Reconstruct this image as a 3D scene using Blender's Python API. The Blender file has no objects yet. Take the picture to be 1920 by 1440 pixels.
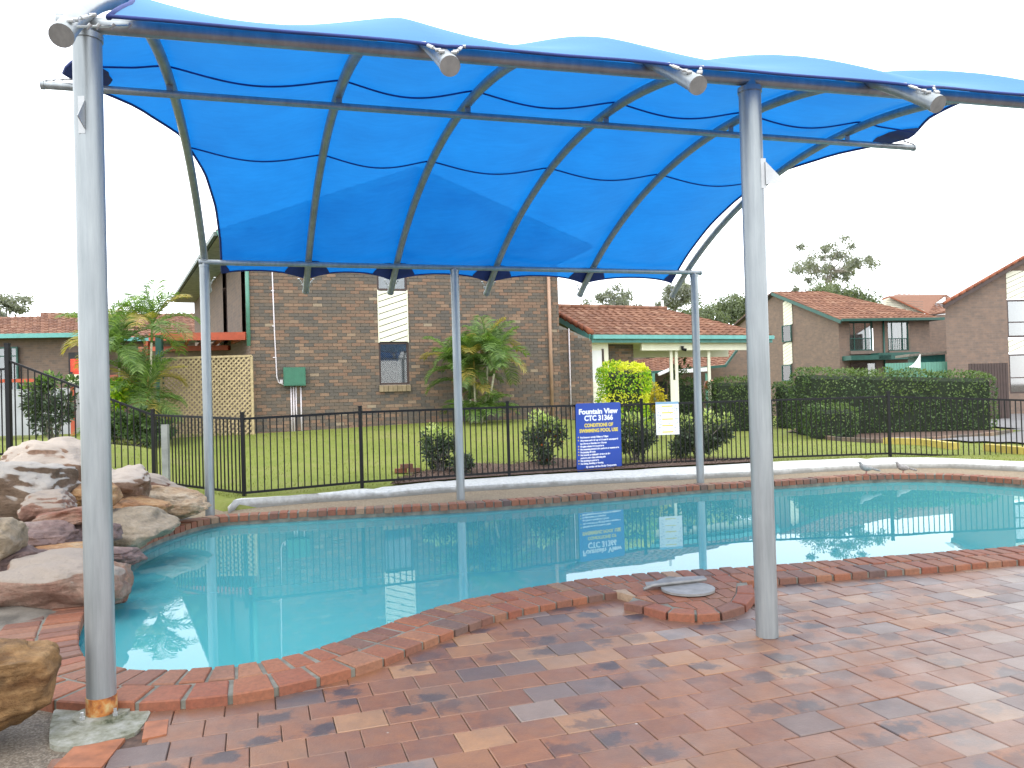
import bpy, math, random
from math import sin, cos, pi, radians, sqrt, atan2
from mathutils import Vector, Matrix, noise
random.seed(7)
R = random.Random(11)
V = Vector
scn = bpy.context.scene
COL = scn.collection

# ------------------------------------------------------------------ camera
FPX, PITCH, ROLL = 1480.0, radians(.72), radians(1.637)
CAMP = V((0, 0, 1.5))
cam_d = bpy.data.cameras.new('camera'); cam = bpy.data.objects.new('camera', cam_d); COL.objects.link(cam)
cam_d.sensor_width = 36; cam_d.lens = FPX/1920*36; cam_d.clip_start = .05; cam_d.clip_end = 2000
_r = V((1, 0, 0)); _d = V((0, sin(PITCH), -cos(PITCH))); _f = V((0, cos(PITCH), sin(PITCH)))
_right = _r*cos(ROLL)+_d*sin(ROLL); _down = -_r*sin(ROLL)+_d*cos(ROLL)
m = Matrix((_right, -_down, -_f)).transposed().to_4x4(); m.translation = CAMP
cam.matrix_world = m
scn.camera = cam

# ------------------------------------------------------------------ world and light (bright overcast)
SKY_STR, SUN_STR, EXPO = 2.35, .9, 0.2
w = bpy.data.worlds.new('World'); scn.world = w; w.use_nodes = True
nt = w.node_tree; nt.nodes.clear()
wo = nt.nodes.new('ShaderNodeOutputWorld')
st = nt.nodes.new('ShaderNodeTexSky'); st.sky_type = 'NISHITA'; st.sun_disc = False
st.sun_elevation = radians(55); st.sun_rotation = radians(150)
b1 = nt.nodes.new('ShaderNodeBackground'); b1.inputs[1].default_value = .05
b2 = nt.nodes.new('ShaderNodeBackground'); b2.inputs[1].default_value = SKY_STR
nz = nt.nodes.new('ShaderNodeTexNoise'); nz.inputs['Scale'].default_value = 2.2; nz.inputs['Detail'].default_value = 3
cr = nt.nodes.new('ShaderNodeValToRGB'); cr.color_ramp.elements[0].position = .3; cr.color_ramp.elements[1].position = .75
cr.color_ramp.elements[0].color = (.90, .94, 1, 1); cr.color_ramp.elements[1].color = (1.0, 1.0, 1.0, 1)
tc = nt.nodes.new('ShaderNodeTexCoord')
nt.links.new(tc.outputs['Generated'], nz.inputs['Vector'])
nt.links.new(nz.outputs[0], cr.inputs[0]); nt.links.new(cr.outputs[0], b2.inputs[0])
ad = nt.nodes.new('ShaderNodeAddShader')
nt.links.new(st.outputs[0], b1.inputs[0]); nt.links.new(b1.outputs[0], ad.inputs[0]); nt.links.new(b2.outputs[0], ad.inputs[1])
nt.links.new(ad.outputs[0], wo.inputs[0])
sd = bpy.data.lights.new('sun', 'SUN'); sd.energy = SUN_STR; sd.angle = radians(25); sd.color = (1, .97, .92)
so = bpy.data.objects.new('sun', sd); COL.objects.link(so); so.rotation_euler = (radians(35), 0, radians(150+180))
so.location = (0, -5, 20)
scn.view_settings.view_transform = 'Standard'; scn.view_settings.look = 'None'
scn.view_settings.exposure = EXPO; scn.view_settings.gamma = 1; scn.view_settings.use_curve_mapping = False
scn.render.engine = 'CYCLES'
scn.cycles.max_bounces = 8; scn.cycles.transparent_max_bounces = 16

# ------------------------------------------------------------------ pixel helpers (photo pixels -> world points)
def ray(px, py):
    return (_right*(px-960)+_down*(py-720)+_f*FPX)/FPX
def at(px, py, z=0.0):
    d = ray(px, py); return CAMP+d*((z-CAMP.z)/d.z)
def atY(px, py, Y):
    d = ray(px, py); return CAMP+d*(Y/d.y)
def atline(px, py, P, u):     # on the vertical plane through P along u
    n = V((-u.y, u.x, 0)); d = ray(px, py); return CAMP+d*(n.dot(V((P.x, P.y, 0))-V((0, 0, 0)))-0)/n.dot(d) if False else CAMP+d*(n.dot(V((P.x, P.y, 1.5))-CAMP)/n.dot(d))

# ------------------------------------------------------------------ mesh helpers
class MB:
    def __init__(s): s.v = []; s.f = []; s.uv = []
    def add(s, vs, fs, uvs=None):
        o = len(s.v); s.v += [tuple(p) for p in vs]
        for i, f in enumerate(fs):
            s.f.append([o+k for k in f])
            s.uv.append(uvs[i] if uvs else None)
    def box(s, c, h, ax=None):
        c = V(c); ax = ax or (V((1, 0, 0)), V((0, 1, 0)), V((0, 0, 1)))
        vs = [c+ax[0]*(h[0]*i)+ax[1]*(h[1]*j)+ax[2]*(h[2]*k) for i in (-1, 1) for j in (-1, 1) for k in (-1, 1)]
        s.add(vs, [(0, 1, 3, 2), (4, 6, 7, 5), (0, 4, 5, 1), (2, 3, 7, 6), (0, 2, 6, 4), (1, 5, 7, 3)])
    def bar(s, a, b, w_, h_, up=V((0, 0, 1))):   # square bar between points
        a = V(a); b = V(b); d = (b-a); L = d.length; d.normalize()
        x = d.cross(up); 
        if x.length < 1e-4: x = V((1, 0, 0))
        x.normalize(); y = x.cross(d)
        s.box((a+b)/2, (L/2, w_/2, h_/2), (d, x, y))
    def tube(s, pts, r, n=10, caps=True):
        pts = [V(p) for p in pts]; rr = r if isinstance(r, (list, tuple)) else [r]*len(pts)
        o = len(s.v); prev = None
        for i, p in enumerate(pts):
            d = (pts[min(i+1, len(pts)-1)]-pts[max(i-1, 0)]).normalized()
            if prev is None:
                x = d.cross(V((0, 0, 1)))
                if x.length < .05: x = d.cross(V((0, 1, 0)))
            else: x = prev-d*prev.dot(d)
            x.normalize(); prev = x; y = d.cross(x)
            for k in range(n):
                a = 2*pi*k/n; s.v.append(tuple(p+x*(cos(a)*rr[i])+y*(sin(a)*rr[i])))
        for i in range(len(pts)-1):
            for k in range(n):
                k2 = (k+1) % n
                s.f.append([o+i*n+k, o+i*n+k2, o+(i+1)*n+k2, o+(i+1)*n+k]); s.uv.append(None)
        if caps:
            s.f.append([o+k for k in range(n)][::-1]); s.uv.append(None)
            s.f.append([o+(len(pts)-1)*n+k for k in range(n)]); s.uv.append(None)
    def prism(s, poly, d):        # poly: list of Vectors (planar), extruded by vector d
        n = len(poly); vs = list(poly)+[p+d for p in poly]
        s.add(vs, [list(range(n))[::-1], list(range(n, 2*n))]+[(i, (i+1) % n, n+(i+1) % n, n+i) for i in range(n)])
    def mesh(s, name):
        me = bpy.data.meshes.new(name); me.from_pydata(s.v, [], s.f)
        if any(u is not None for u in s.uv):
            l = me.uv_layers.new(name='UVMap'); i = 0
            for f, u in zip(s.f, s.uv):
                for k in range(len(f)):
                    l.data[i].uv = u[k] if u else (0, 0)
                    i += 1
        me.validate(); me.update(); return me
    def build(s, name, mat, parent=None, smooth=False, **kw):
        me = s.mesh(name); me.materials.append(mat)
        if smooth: me.polygons.foreach_set('use_smooth', [True]*len(me.polygons))
        return link(name, me, parent, **kw)
def link(name, me, parent=None, loc=None, rot=None, **kw):
    o = bpy.data.objects.new(name, me); COL.objects.link(o)
    if loc is not None: o.location = loc
    if rot is not None: o.rotation_euler = rot
    if parent is not None:
        o.parent = parent
        L = BASE.get(parent.name)
        if L is not None: o.matrix_parent_inverse = Matrix.Translation(-L)
    for k, v_ in kw.items(): o[k] = v_
    return o
BASE = {}
def thing(name, label, cat, loc=(0, 0, 0), group=None):
    o = bpy.data.objects.new(name, None); COL.objects.link(o); o.empty_display_size = .2
    o.location = loc; BASE[o.name] = V(loc); o['label'] = label; o['category'] = cat
    if group: o['group'] = group
    return o
def tag(o, label, cat, group=None):
    o['label'] = label; o['category'] = cat
    if group: o['group'] = group
    return o
def autosmooth(o, deg=35):
    me = o.data
    me.polygons.foreach_set('use_smooth', [True]*len(me.polygons))
    try: me.set_sharp_from_angle(angle=radians(deg))
    except Exception: pass
    return o
def clip(poly, n, d):     # keep n.p <= d (2D)
    out = []
    for i in range(len(poly)):
        a = poly[i]; b = poly[(i+1) % len(poly)]
        da = n[0]*a[0]+n[1]*a[1]-d; db = n[0]*b[0]+n[1]*b[1]-d
        if da <= 0: out.append(a)
        if (da < 0 < db) or (db < 0 < da):
            t = da/(da-db); out.append((a[0]+(b[0]-a[0])*t, a[1]+(b[1]-a[1])*t))
    return out

# ------------------------------------------------------------------ materials
class NT:
    def __init__(s, name):
        s.m = bpy.data.materials.new(name); s.m.use_nodes = True; s.t = s.m.node_tree; s.t.nodes.clear()
        s.out = s.n('ShaderNodeOutputMaterial')
    def n(s, typ, **kw):
        nd = s.t.nodes.new(typ)
        for k, v_ in kw.items(): setattr(nd, k, v_)
        return nd
    def l(s, a, b): s.t.links.new(a, b)
    def noise(s, scale, detail=4, rough=.55, vec=None, stretch=None):
        nd = s.n('ShaderNodeTexNoise'); nd.inputs['Scale'].default_value = scale; nd.inputs['Detail'].default_value = detail
        nd.inputs['Roughness'].default_value = rough
        v_ = vec or s.pos()
        if stretch:
            mp = s.n('ShaderNodeMapping'); mp.inputs['Scale'].default_value = stretch; s.l(v_, mp.inputs[0]); v_ = mp.outputs[0]
        s.l(v_, nd.inputs['Vector']); return nd.outputs[0]
    def pos(s):
        return s.n('ShaderNodeNewGeometry').outputs['Position']
    def ramp(s, fac, stops, interp='LINEAR'):
        nd = s.n('ShaderNodeValToRGB'); e = nd.color_ramp.elements; nd.color_ramp.interpolation = interp
        while len(e) < len(stops): e.new(.5)
        for i, (p, c) in enumerate(stops):
            e[i].position = p; e[i].color = tuple(c)+(1,) if len(c) == 3 else c
        s.l(fac, nd.inputs[0]); return nd.outputs[0]
    def mix(s, fac, a, b, mode='MIX'):
        nd = s.n('ShaderNodeMix'); nd.data_type = 'RGBA'; nd.blend_type = mode
        for i, x in ((0, fac), (6, a), (7, b)):
            if isinstance(x, (int, float)): nd.inputs[i].default_value = x
            elif isinstance(x, (tuple, list)): nd.inputs[i].default_value = tuple(x)+(1,)*(4-len(x))
            else: s.l(x, nd.inputs[i])
        return nd.outputs[2]
    def math(s, op, a, b=0, c=None):
        nd = s.n('ShaderNodeMath'); nd.operation = op
        for i, x in enumerate((a, b) if c is None else (a, b, c)):
            if isinstance(x, (int, float)): nd.inputs[i].default_value = x
            else: s.l(x, nd.inputs[i])
        return nd.outputs[0]
    def rnd(s):
        g = s.n('ShaderNodeNewGeometry').outputs['Random Per Island']; o = s.n('ShaderNodeObjectInfo').outputs['Random']
        return s.math('FRACT', s.math('ADD', g, s.math('MULTIPLY', o, 7.31)))
    def white(s, x, k):
        nd = s.n('ShaderNodeTexWhiteNoise'); nd.noise_dimensions = '1D'
        s.l(s.math('ADD', s.math('MULTIPLY', x, 91.7), k), nd.inputs['W']); return nd
    def bump(s, h, strength=.3, dist=.01):
        nd = s.n('ShaderNodeBump'); nd.inputs['Strength'].default_value = strength; nd.inputs['Distance'].default_value = dist
        s.l(h, nd.inputs['Height']); return nd.outputs[0]
    def pbr(s, col, rough=.7, metal=0, normal=None, spec=.5, extra=None):
        p = s.n('ShaderNodeBsdfPrincipled')
        for nm, x in (('Base Color', col), ('Roughness', rough), ('Metallic', metal), ('Specular IOR Level', spec)):
            if isinstance(x, (int, float)): p.inputs[nm].default_value = x
            elif isinstance(x, (tuple, list)): p.inputs[nm].default_value = tuple(x)+(1,)*(4-len(x))
            else: s.l(x, p.inputs[nm])
        if normal is not None: s.l(normal, p.inputs['Normal'])
        for k, x in (extra or {}).items(): p.inputs[k].default_value = x
        s.l(p.outputs[0], s.out.inputs[0]); s.p = p; return s.m

def simple(name, col, rough=.6, metal=0, var=.25, scale=6, bump=.15, spec=.5, stretch=None):
    t = NT(name); n1 = t.noise(scale, 5, stretch=stretch)
    c = t.ramp(n1, [(.3, [x*(1-var) for x in col]), (.7, [min(1, x*(1+var)) for x in col])])
    return t.pbr(c, rough, metal, t.bump(t.noise(scale*8, 3), bump, .004), spec)

def steel_mat():
    t = NT('galvanised_steel')
    a = t.noise(22, 6, .7, stretch=(1, 1, .07)); b = t.noise(3, 3, stretch=(1.5, 1.5, .5)); v_ = t.n('ShaderNodeTexVoronoi'); v_.inputs['Scale'].default_value = 90; t.l(t.pos(), v_.inputs['Vector'])
    c = t.ramp(a, [(.25, (.20, .225, .23)), (.5, (.29, .315, .32)), (.75, (.38, .41, .41))])
    c = t.mix(.25, c, t.ramp(b, [(.35, (.16, .185, .20)), (.65, (.38, .41, .43))]))
    return t.pbr(c, t.ramp(a, [(0, (.30,)*3), (1, (.5,)*3)]), .6, t.bump(a, .08, .002))
M = {}
M['steel'] = steel_mat()
M['shackle'] = simple('bright_zinc', (.42, .43, .43), .35, .5, .15)
t = NT('rusty_steel'); n1 = t.noise(25, 5); g = t.n('ShaderNodeSeparateXYZ'); t.l(t.pos(), g.inputs[0])
c = t.ramp(n1, [(.3, (.16, .045, .018)), (.5, (.38, .14, .03)), (.7, (.42, .30, .13))]); M['rust'] = t.pbr(c, .85, 0, t.bump(n1, .5, .01))
M['black'] = simple('black_powdercoat', (.006, .006, .007), .5, 0, .2, 9, .1, .3)
def cloth_mat():
    t = NT('blue_shade_cloth')
    n1 = t.noise(1.6, 4); n2 = t.noise(220, 2); n3 = t.noise(7, 5, .7, stretch=(.6, 2.4, 1))
    k = t.math('ADD', t.math('MULTIPLY', n1, .5), t.math('MULTIPLY', n3, .5))
    ct = t.ramp(k, [(.3, (.0003, .082, .33)), (.7, (.0008, .132, .45))])
    cd = t.ramp(k, [(.3, (.03, .20, .44)), (.7, (.05, .26, .52))])
    tr = t.n('ShaderNodeBsdfTranslucent'); t.l(ct, tr.inputs[0])
    df = t.n('ShaderNodeBsdfDiffuse'); t.l(cd, df.inputs[0])
    gl = t.n('ShaderNodeBsdfGlossy'); gl.inputs['Roughness'].default_value = .45; gl.inputs[0].default_value = (.5, .76, 1, 1)
    tp = t.n('ShaderNodeBsdfTransparent'); tp.inputs[0].default_value = (.04, .38, .80, 1)
    m1 = t.n('ShaderNodeMixShader'); m1.inputs[0].default_value = .38; t.l(tr.outputs[0], m1.inputs[1]); t.l(df.outputs[0], m1.inputs[2])
    lw = t.n('ShaderNodeLayerWeight'); lw.inputs['Blend'].default_value = .35
    m2 = t.n('ShaderNodeMixShader'); t.l(t.math('MULTIPLY', t.math('POWER', lw.outputs['Facing'], 1.5), .36), m2.inputs[0]); t.l(m1.outputs[0], m2.inputs[1]); t.l(gl.outputs[0], m2.inputs[2])
    m3 = t.n('ShaderNodeMixShader'); t.l(t.ramp(n2, [(.3, (.045,)*3), (.7, (.085,)*3)]), m3.inputs[0]); t.l(m2.outputs[0], m3.inputs[1]); t.l(tp.outputs[0], m3.inputs[2])
    t.l(m3.outputs[0], t.out.inputs[0]); return t.m
M['cloth'] = cloth_mat()
M['navy'] = simple('navy_webbing', (.012, .03, .16), .7)
M['seam'] = simple('seam_thread', (.004, .03, .22), .8)

def paver_mat():
    t = NT('flashed_clay_paver'); r = t.rnd()
    w1 = t.white(r, 1.3).outputs['Value']; w2 = t.white(r, 5.7).outputs['Color']; w3 = t.white(r, 9.1).outputs['Value']; w4 = t.white(r, 3.3).outputs['Value']
    base = t.ramp(w1, [(0, (.125, .048, .026)), (.28, (.20, .080, .038)), (.55, (.225, .100, .048)), (.74, (.115, .054, .040)), (.90, (.27, .140, .066)), (1, (.38, .23, .12))])
    n = t.noise(13, 6, .65); n2 = t.noise(70, 5, .75)
    base = t.mix(.5, base, t.ramp(n, [(.3, (.135, .058, .036)), (.7, (.245, .105, .046))]))
    # dark flash marks in the middle of some pavers
    uv = t.n('ShaderNodeTexCoord').outputs['UV']
    sub = t.n('ShaderNodeVectorMath'); sub.operation = 'SUBTRACT'; t.l(uv, sub.inputs[0])
    off = t.n('ShaderNodeVectorMath'); off.operation = 'MULTIPLY_ADD'; t.l(w2, off.inputs[0]); off.inputs[1].default_value = (.7, .7, 0); off.inputs[2].default_value = (.15, .15, 0)
    t.l(off.outputs[0], sub.inputs[1])
    ln = t.n('ShaderNodeVectorMath'); ln.operation = 'LENGTH'; t.l(sub.outputs[0], ln.inputs[0])
    d = t.math('ADD', ln.outputs['Value'], t.math('MULTIPLY', t.math('SUBTRACT', n, .5), 1.5))
    blot = t.ramp(d, [(.24, (1, 1, 1)), (.46, (0, 0, 0))])
    amt = t.ramp(w3, [(.38, (0, 0, 0)), (.60, (.6,)*3), (.9, (1, 1, 1))])
    fac = t.math('MULTIPLY', t.math('MULTIPLY', blot, amt), .9)
    c = t.mix(fac, base, (.038, .032, .036))
    whole = t.ramp(w4, [(.80, (0, 0, 0)), (.84, (1, 1, 1))], 'CONSTANT')
    c = t.mix(t.math('MULTIPLY', whole, .72), c, t.ramp(w1, [(0, (.070, .060, .062)), (.6, (.11, .092, .088)), (1, (.20, .17, .155))]))
    c = t.mix(.35, c, t.ramp(n2, [(.3, (.4, .4, .4)), (.7, (.62, .62, .62))]), 'OVERLAY')
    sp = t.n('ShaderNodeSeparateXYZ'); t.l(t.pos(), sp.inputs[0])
    sky_sheen = t.math('ADD', t.math('SUBTRACT', t.math('MULTIPLY', sp.outputs[0], .8), t.math('MULTIPLY', sp.outputs[1], .52)), t.math('MULTIPLY', t.noise(1.1, 3), .6))
    sheen_fac = t.ramp(t.math('ADD', sky_sheen, .25), [(.0, (0,)*3), (.5, (1,)*3)]); wn = t.white(r, 7.7).outputs['Value']
    sheen_fac = t.math('MULTIPLY', sheen_fac, t.ramp(wn, [(.15, (.15,)*3), (.6, (.8,)*3)]))
    c = t.mix(sheen_fac, c, t.ramp(w1, [(0, (.15, .125, .115)), (.5, (.24, .20, .175)), (1, (.33, .27, .215))]))  # grey sky sheen painted into the paver colour towards the near right
    dirt = t.noise(1.7, 6, .7)
    c = t.mix(t.ramp(dirt, [(.42, (0, 0, 0)), (.70, (.6,)*3)]), c, (.12, .088, .072))
    v_ = t.n('ShaderNodeTexVoronoi'); v_.inputs['Scale'].default_value = 2.6; t.l(t.pos() if False else t.n('ShaderNodeNewGeometry').outputs['Position'], v_.inputs['Vector'])
    dp = t.ramp(v_.outputs['Distance'], [(.012, (1, 1, 1)), (.020, (0, 0, 0))])
    c = t.mix(t.math('MULTIPLY', dp, .7), c, (.45, .43, .38))
    rg = t.ramp(t.noise(4, 4), [(.3, (.34,)*3), (.7, (.58,)*3)])
    return t.pbr(c, rg, 0, t.bump(n2, .6, .003), .6)
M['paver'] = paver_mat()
def brick_mat(name, stops, rough=.85, mixn=.3):
    t = NT(name); r = t.rnd(); w1 = t.white(r, 2.2).outputs['Value']
    c = t.ramp(w1, stops); n2 = t.noise(45, 4, .7); n1 = t.noise(7, 3)
    c = t.mix(mixn, c, t.ramp(n2, [(.28, (.2, .2, .2)), (.72, (.78, .78, .78))]), 'OVERLAY')
    c = t.mix(.18, c, t.ramp(n1, [(.3, (.09, .082, .075)), (.7, (.22, .17, .13))]))
    return t.pbr(c, rough, 0, t.bump(n2, .4, .004), .35)
M['coping'] = brick_mat('red_coping_brick', [(0, (.21, .056, .026)), (.4, (.26, .085, .036)), (.6, (.15, .058, .038)), (.8, (.28, .115, .055)), (.93, (.09, .05, .046)), (.985, (.28, .15, .08)), (1, (.36, .26, .17))], .7, .5)
M['coping_red'] = brick_mat('red_border_brick', [(0, (.20, .052, .026)), (.5, (.26, .08, .036)), (1, (.15, .058, .038))], .7, .5)
BR = [(0, (.100, .090, .079)), (.22, (.122, .104, .085)), (.45, (.150, .114, .085)), (.66, (.185, .127, .088)), (.84, (.225, .132, .086)), (.97, (.27, .175, .115)), (1, (.33, .26, .18))]
M['facebrick'] = brick_mat('mottled_face_brick', BR, .9)
M['mortar'] = simple('mortar', (.215, .195, .165), .9, 0, .25, 12)
M['mortar_light'] = simple('coping_mortar', (.16, .155, .125), .9, 0, .35, 10)
def farbrick(name='distant_brick', k=1.0):
    t = NT(name); b = t.n('ShaderNodeTexBrick'); t.l(t.n('ShaderNodeTexCoord').outputs['UV'], b.inputs['Vector'])
    b.inputs['Scale'].default_value = 1; b.inputs['Brick Width'].default_value = .24; b.inputs['Row Height'].default_value = .086; b.inputs['Mortar Size'].default_value = .009
    b.inputs['Color1'].default_value = (.12*k, .10*k, .085*k, 1); b.inputs['Color2'].default_value = (.26*k, .17*k, .12*k, 1); b.inputs['Mortar'].default_value = (.2, .17, .15, 1)
    n1 = t.noise(5, 5, .7); n2 = t.noise(.7, 3)
    c = t.mix(.5, b.outputs['Color'], t.ramp(n1, [(.3, (.12*k, .10*k, .085*k)), (.5, (.19*k, .13*k, .10*k)), (.7, (.28*k, .19*k, .135*k))]))
    c = t.mix(.25, c, t.ramp(n2, [(.3, (.14*k, .11*k, .09*k)), (.7, (.22*k, .165*k, .13*k))]))
    return t.pbr(c, .9, 0, None, .3)
M['farbrick'] = farbrick(k=1.02)  # brick colours lightened to paint in the distance haze
M['palebrick'] = farbrick('grey_brown_brick', .9)
def tile_mat(name, stops):
    t = NT(name); r = t.rnd(); w1 = t.white(r, 4.2).outputs['Value']; n = t.noise(9, 5, .7)
    c = t.mix(.45, t.ramp(w1, stops), t.ramp(n, [(.3, (.085, .046, .034)), (.7, (.27, .145, .095))]))
    return t.pbr(c, .85, 0, t.bump(n, .4, .01), .3)
M['tile'] = tile_mat('terracotta_roof_tile', [(0, (.14, .060, .036)), (.5, (.21, .090, .050)), (.85, (.28, .135, .078)), (1, (.34, .20, .13))])
M['ridge'] = simple('orange_ridge_tile', (.26, .085, .040), .8, 0, .3, 5)
M['teal'] = simple('teal_gutter', (.12, .36, .33), .4, 0, .12)
M['green_dark'] = simple('dark_green_paint', (.02, .09, .07), .45, 0, .15)
M['green_box'] = simple('green_box_paint', (.035, .15, .09), .4, 0, .1)
M['green_pipe'] = simple('green_pipe_paint', (.11, .28, .21), .5, 0, .1)
M['cream'] = simple('cream_paint', (.78, .76, .60), .55, 0, .06, 3, .05)
M['boardgap'] = simple('shadow_gap_batten', (.09, .085, .07), .9)
M['pipe_white'] = simple('white_conduit', (.66, .60, .62), .5, 0, .08)
M['pipe_tan'] = simple('tan_downpipe', (.40, .25, .17), .5, 0, .12)
M['brown'] = simple('dark_brown_frame', (.05, .028, .022), .5, 0, .2)
M['white'] = simple('white_paint', (.76, .76, .74), .5, 0, .06, 3, .05)
M['timber'] = simple('tan_timber', (.46, .36, .20), .8, 0, .25, 10, .2)
M['redwood'] = simple('red_orange_paint', (.42, .075, .03), .6, 0, .15)
M['grey_panel'] = simple('grey_sheet_panel', (.36, .37, .39), .6, 0, .1, 2)
M['curtain'] = simple('pale_curtain', (.62, .62, .62), .9, 0, .15, 8, .2, stretch=(6, 6, .4))
M['dark'] = simple('dark_interior', (.015, .016, .018), .7)
def glass_mat():
    t = NT('window_glass'); lw = t.n('ShaderNodeFresnel'); lw.inputs[0].default_value = 1.5
    g = t.n('ShaderNodeBsdfGlossy'); g.inputs['Roughness'].default_value = .03
    d = t.n('ShaderNodeBsdfTransparent'); d.inputs[0].default_value = (.55, .6, .62, 1)
    mx = t.n('ShaderNodeMixShader'); t.l(t.math('ADD', t.math('MULTIPLY', lw.outputs[0], 1.4), .10), mx.inputs[0]); t.l(d.outputs[0], mx.inputs[1]); t.l(g.outputs[0], mx.inputs[2])
    t.l(mx.outputs[0], t.out.inputs[0]); return t.m
M['glass'] = glass_mat()
def grass_mat():
    t = NT('lawn_grass'); a = t.noise(.55, 5, .6); b = t.noise(14, 5, .75); c_ = t.noise(2.2, 4)
    c = t.ramp(b, [(.25, (.105, .135, .022)), (.5, (.160, .190, .036)), (.75, (.235, .25, .07))])
    c = t.mix(.55, c, t.ramp(a, [(.3, (.115, .150, .026)), (.55, (.175, .20, .042)), (.75, (.25, .235, .085))]))
    c = t.mix(t.ramp(c_, [(.52, (0,)*3), (.75, (.5,)*3)]), c, (.20, .18, .075))
    return t.pbr(c, .9, 0, t.bump(b, .45, .02), .2)
M['grass'] = grass_mat()
def leaf_mat(name, c0, c1, c2, trans=.35, rough=.45):
    t = NT(name); r = t.rnd(); w1 = t.white(r, 1.1).outputs['Value']
    c = t.ramp(w1, [(0, c0), (.55, c1), (1, c2)])
    p = t.n('ShaderNodeBsdfPrincipled'); t.l(c, p.inputs['Base Color']); p.inputs['Roughness'].default_value = rough; p.inputs['Specular IOR Level'].default_value = .4
    tl = t.n('ShaderNodeBsdfTranslucent'); t.l(t.mix(1, c, (1.3, 1.4, .6), 'MULTIPLY'), tl.inputs[0])
    mx = t.n('ShaderNodeMixShader'); mx.inputs[0].default_value = trans; t.l(p.outputs[0], mx.inputs[1]); t.l(tl.outputs[0], mx.inputs[2]); t.l(mx.outputs[0], t.out.inputs[0]); return t.m
M['blade'] = leaf_mat('grass_blade', (.16, .19, .035), (.19, .215, .045), (.25, .26, .08))
M['hedge'] = leaf_mat('hedge_leaf', (.035, .065, .025), (.07, .125, .042), (.14, .21, .07), .3)
M['hedge_y'] = leaf_mat('yellowing_hedge_leaf', (.06, .10, .03), (.105, .165, .048), (.16, .215, .07), .3)
M['golden'] = leaf_mat('golden_leaf', (.10, .22, .01), (.26, .46, .02), (.62, .66, .05), .4)
M['golden_tip'] = leaf_mat('golden_tip_leaf', (.45, .52, .02), (.62, .62, .04), (.75, .70, .10), .35)
M['yellow_leaf'] = leaf_mat('yellow_croton_leaf', (.20, .20, .02), (.50, .40, .03), (.66, .52, .06), .4)
M['shrub'] = leaf_mat('dark_shrub_leaf', (.03, .045, .03), (.06, .09, .05), (.13, .17, .10), .25, .35)
M['pale'] = leaf_mat('pale_new_leaf', (.25, .34, .10), (.45, .52, .20), (.62, .66, .34), .4)
M['redleaf'] = leaf_mat('red_leaf', (.4, .05, .02), (.5, .08, .03), (.6, .2, .1), .3)
M['palm'] = leaf_mat('palm_leaflet', (.06, .12, .03), (.125, .215, .05), (.23, .33, .10), .4)
M['palm_y'] = leaf_mat('yellowing_palm_leaflet', (.20, .20, .04), (.33, .28, .06), (.45, .33, .09), .4)
M['gum'] = leaf_mat('grey_green_leaf', (.16, .17, .145), (.22, .235, .195), (.30, .31, .26), .3, .6)  # natural gum grey-green, with distance haze greyed into the colour
M['bushfar'] = leaf_mat('distant_green_leaf', (.09, .115, .06), (.13, .16, .09), (.19, .22, .13), .3, .6)
M['bark'] = simple('grey_bark', (.22, .19, .16), .9, 0, .3, 5, .5)
M['cane'] = simple('pale_palm_cane', (.46, .44, .30), .7, 0, .25, 9, .3, stretch=(1, 1, 5))
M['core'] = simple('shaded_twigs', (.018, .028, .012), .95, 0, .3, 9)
M['mulch'] = simple('bark_mulch', (.10, .06, .042), .95, 0, .5, 22, 1)
M['asphalt'] = simple('weathered_asphalt', (.16, .155, .155), .85, 0, .2, 6, .4)
M['yellow'] = simple('yellow_kerb_paint', (.46, .36, .08), .7, 0, .15, 6)
def agg_mat(name, c0, c1, c2, sc=70):
    t = NT(name); v_ = t.n('ShaderNodeTexVoronoi'); v_.inputs['Scale'].default_value = sc; t.l(t.pos(), v_.inputs['Vector'])
    s1 = t.n('ShaderNodeSeparateColor'); t.l(v_.outputs['Color'], s1.inputs[0])
    c = t.ramp(s1.outputs[0], [(0, c0), (.5, c1), (1, c2)]); n = t.noise(1.5, 5, .65)
    c = t.mix(.35, c, t.ramp(n, [(.3, [x*.6 for x in c1]), (.7, [min(1, x*1.2) for x in c1])]))
    return t.pbr(c, .8, 0, t.bump(v_.outputs['Distance'], .6, .006), .4)
M['aggregate'] = agg_mat('exposed_aggregate', (.14, .095, .055), (.22, .165, .10), (.33, .27, .19))
M['gravel'] = agg_mat('pebbly_soil', (.07, .055, .04), (.15, .12, .09), (.30, .26, .20), 120)
def whitewash():
    t = NT('whitewashed_concrete'); n = t.noise(3, 6, .75); n2 = t.noise(18, 5, .7)
    g = t.n('ShaderNodeNewGeometry'); sx = t.n('ShaderNodeSeparateXYZ'); t.l(g.outputs['Position'], sx.inputs[0])
    low = t.ramp(t.math('ADD', sx.outputs[2], t.math('MULTIPLY', t.math('SUBTRACT', n, .5), .16)), [(.03, (1,)*3), (.095, (0,)*3)])
    c = t.ramp(n2, [(.3, (.40, .40, .37)), (.55, (.54, .54, .51)), (1, (.66, .66, .64))])
    c = t.mix(t.math('MULTIPLY', low, .85), c, (.20, .19, .16)); c = t.mix(t.ramp(n, [(.60, (0,)*3), (.78, (.5,)*3)]), c, (.30, .30, .27))
    return t.pbr(c, .85, 0, t.bump(n2, .5, .01), .3)
M['whitewash'] = whitewash()
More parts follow.
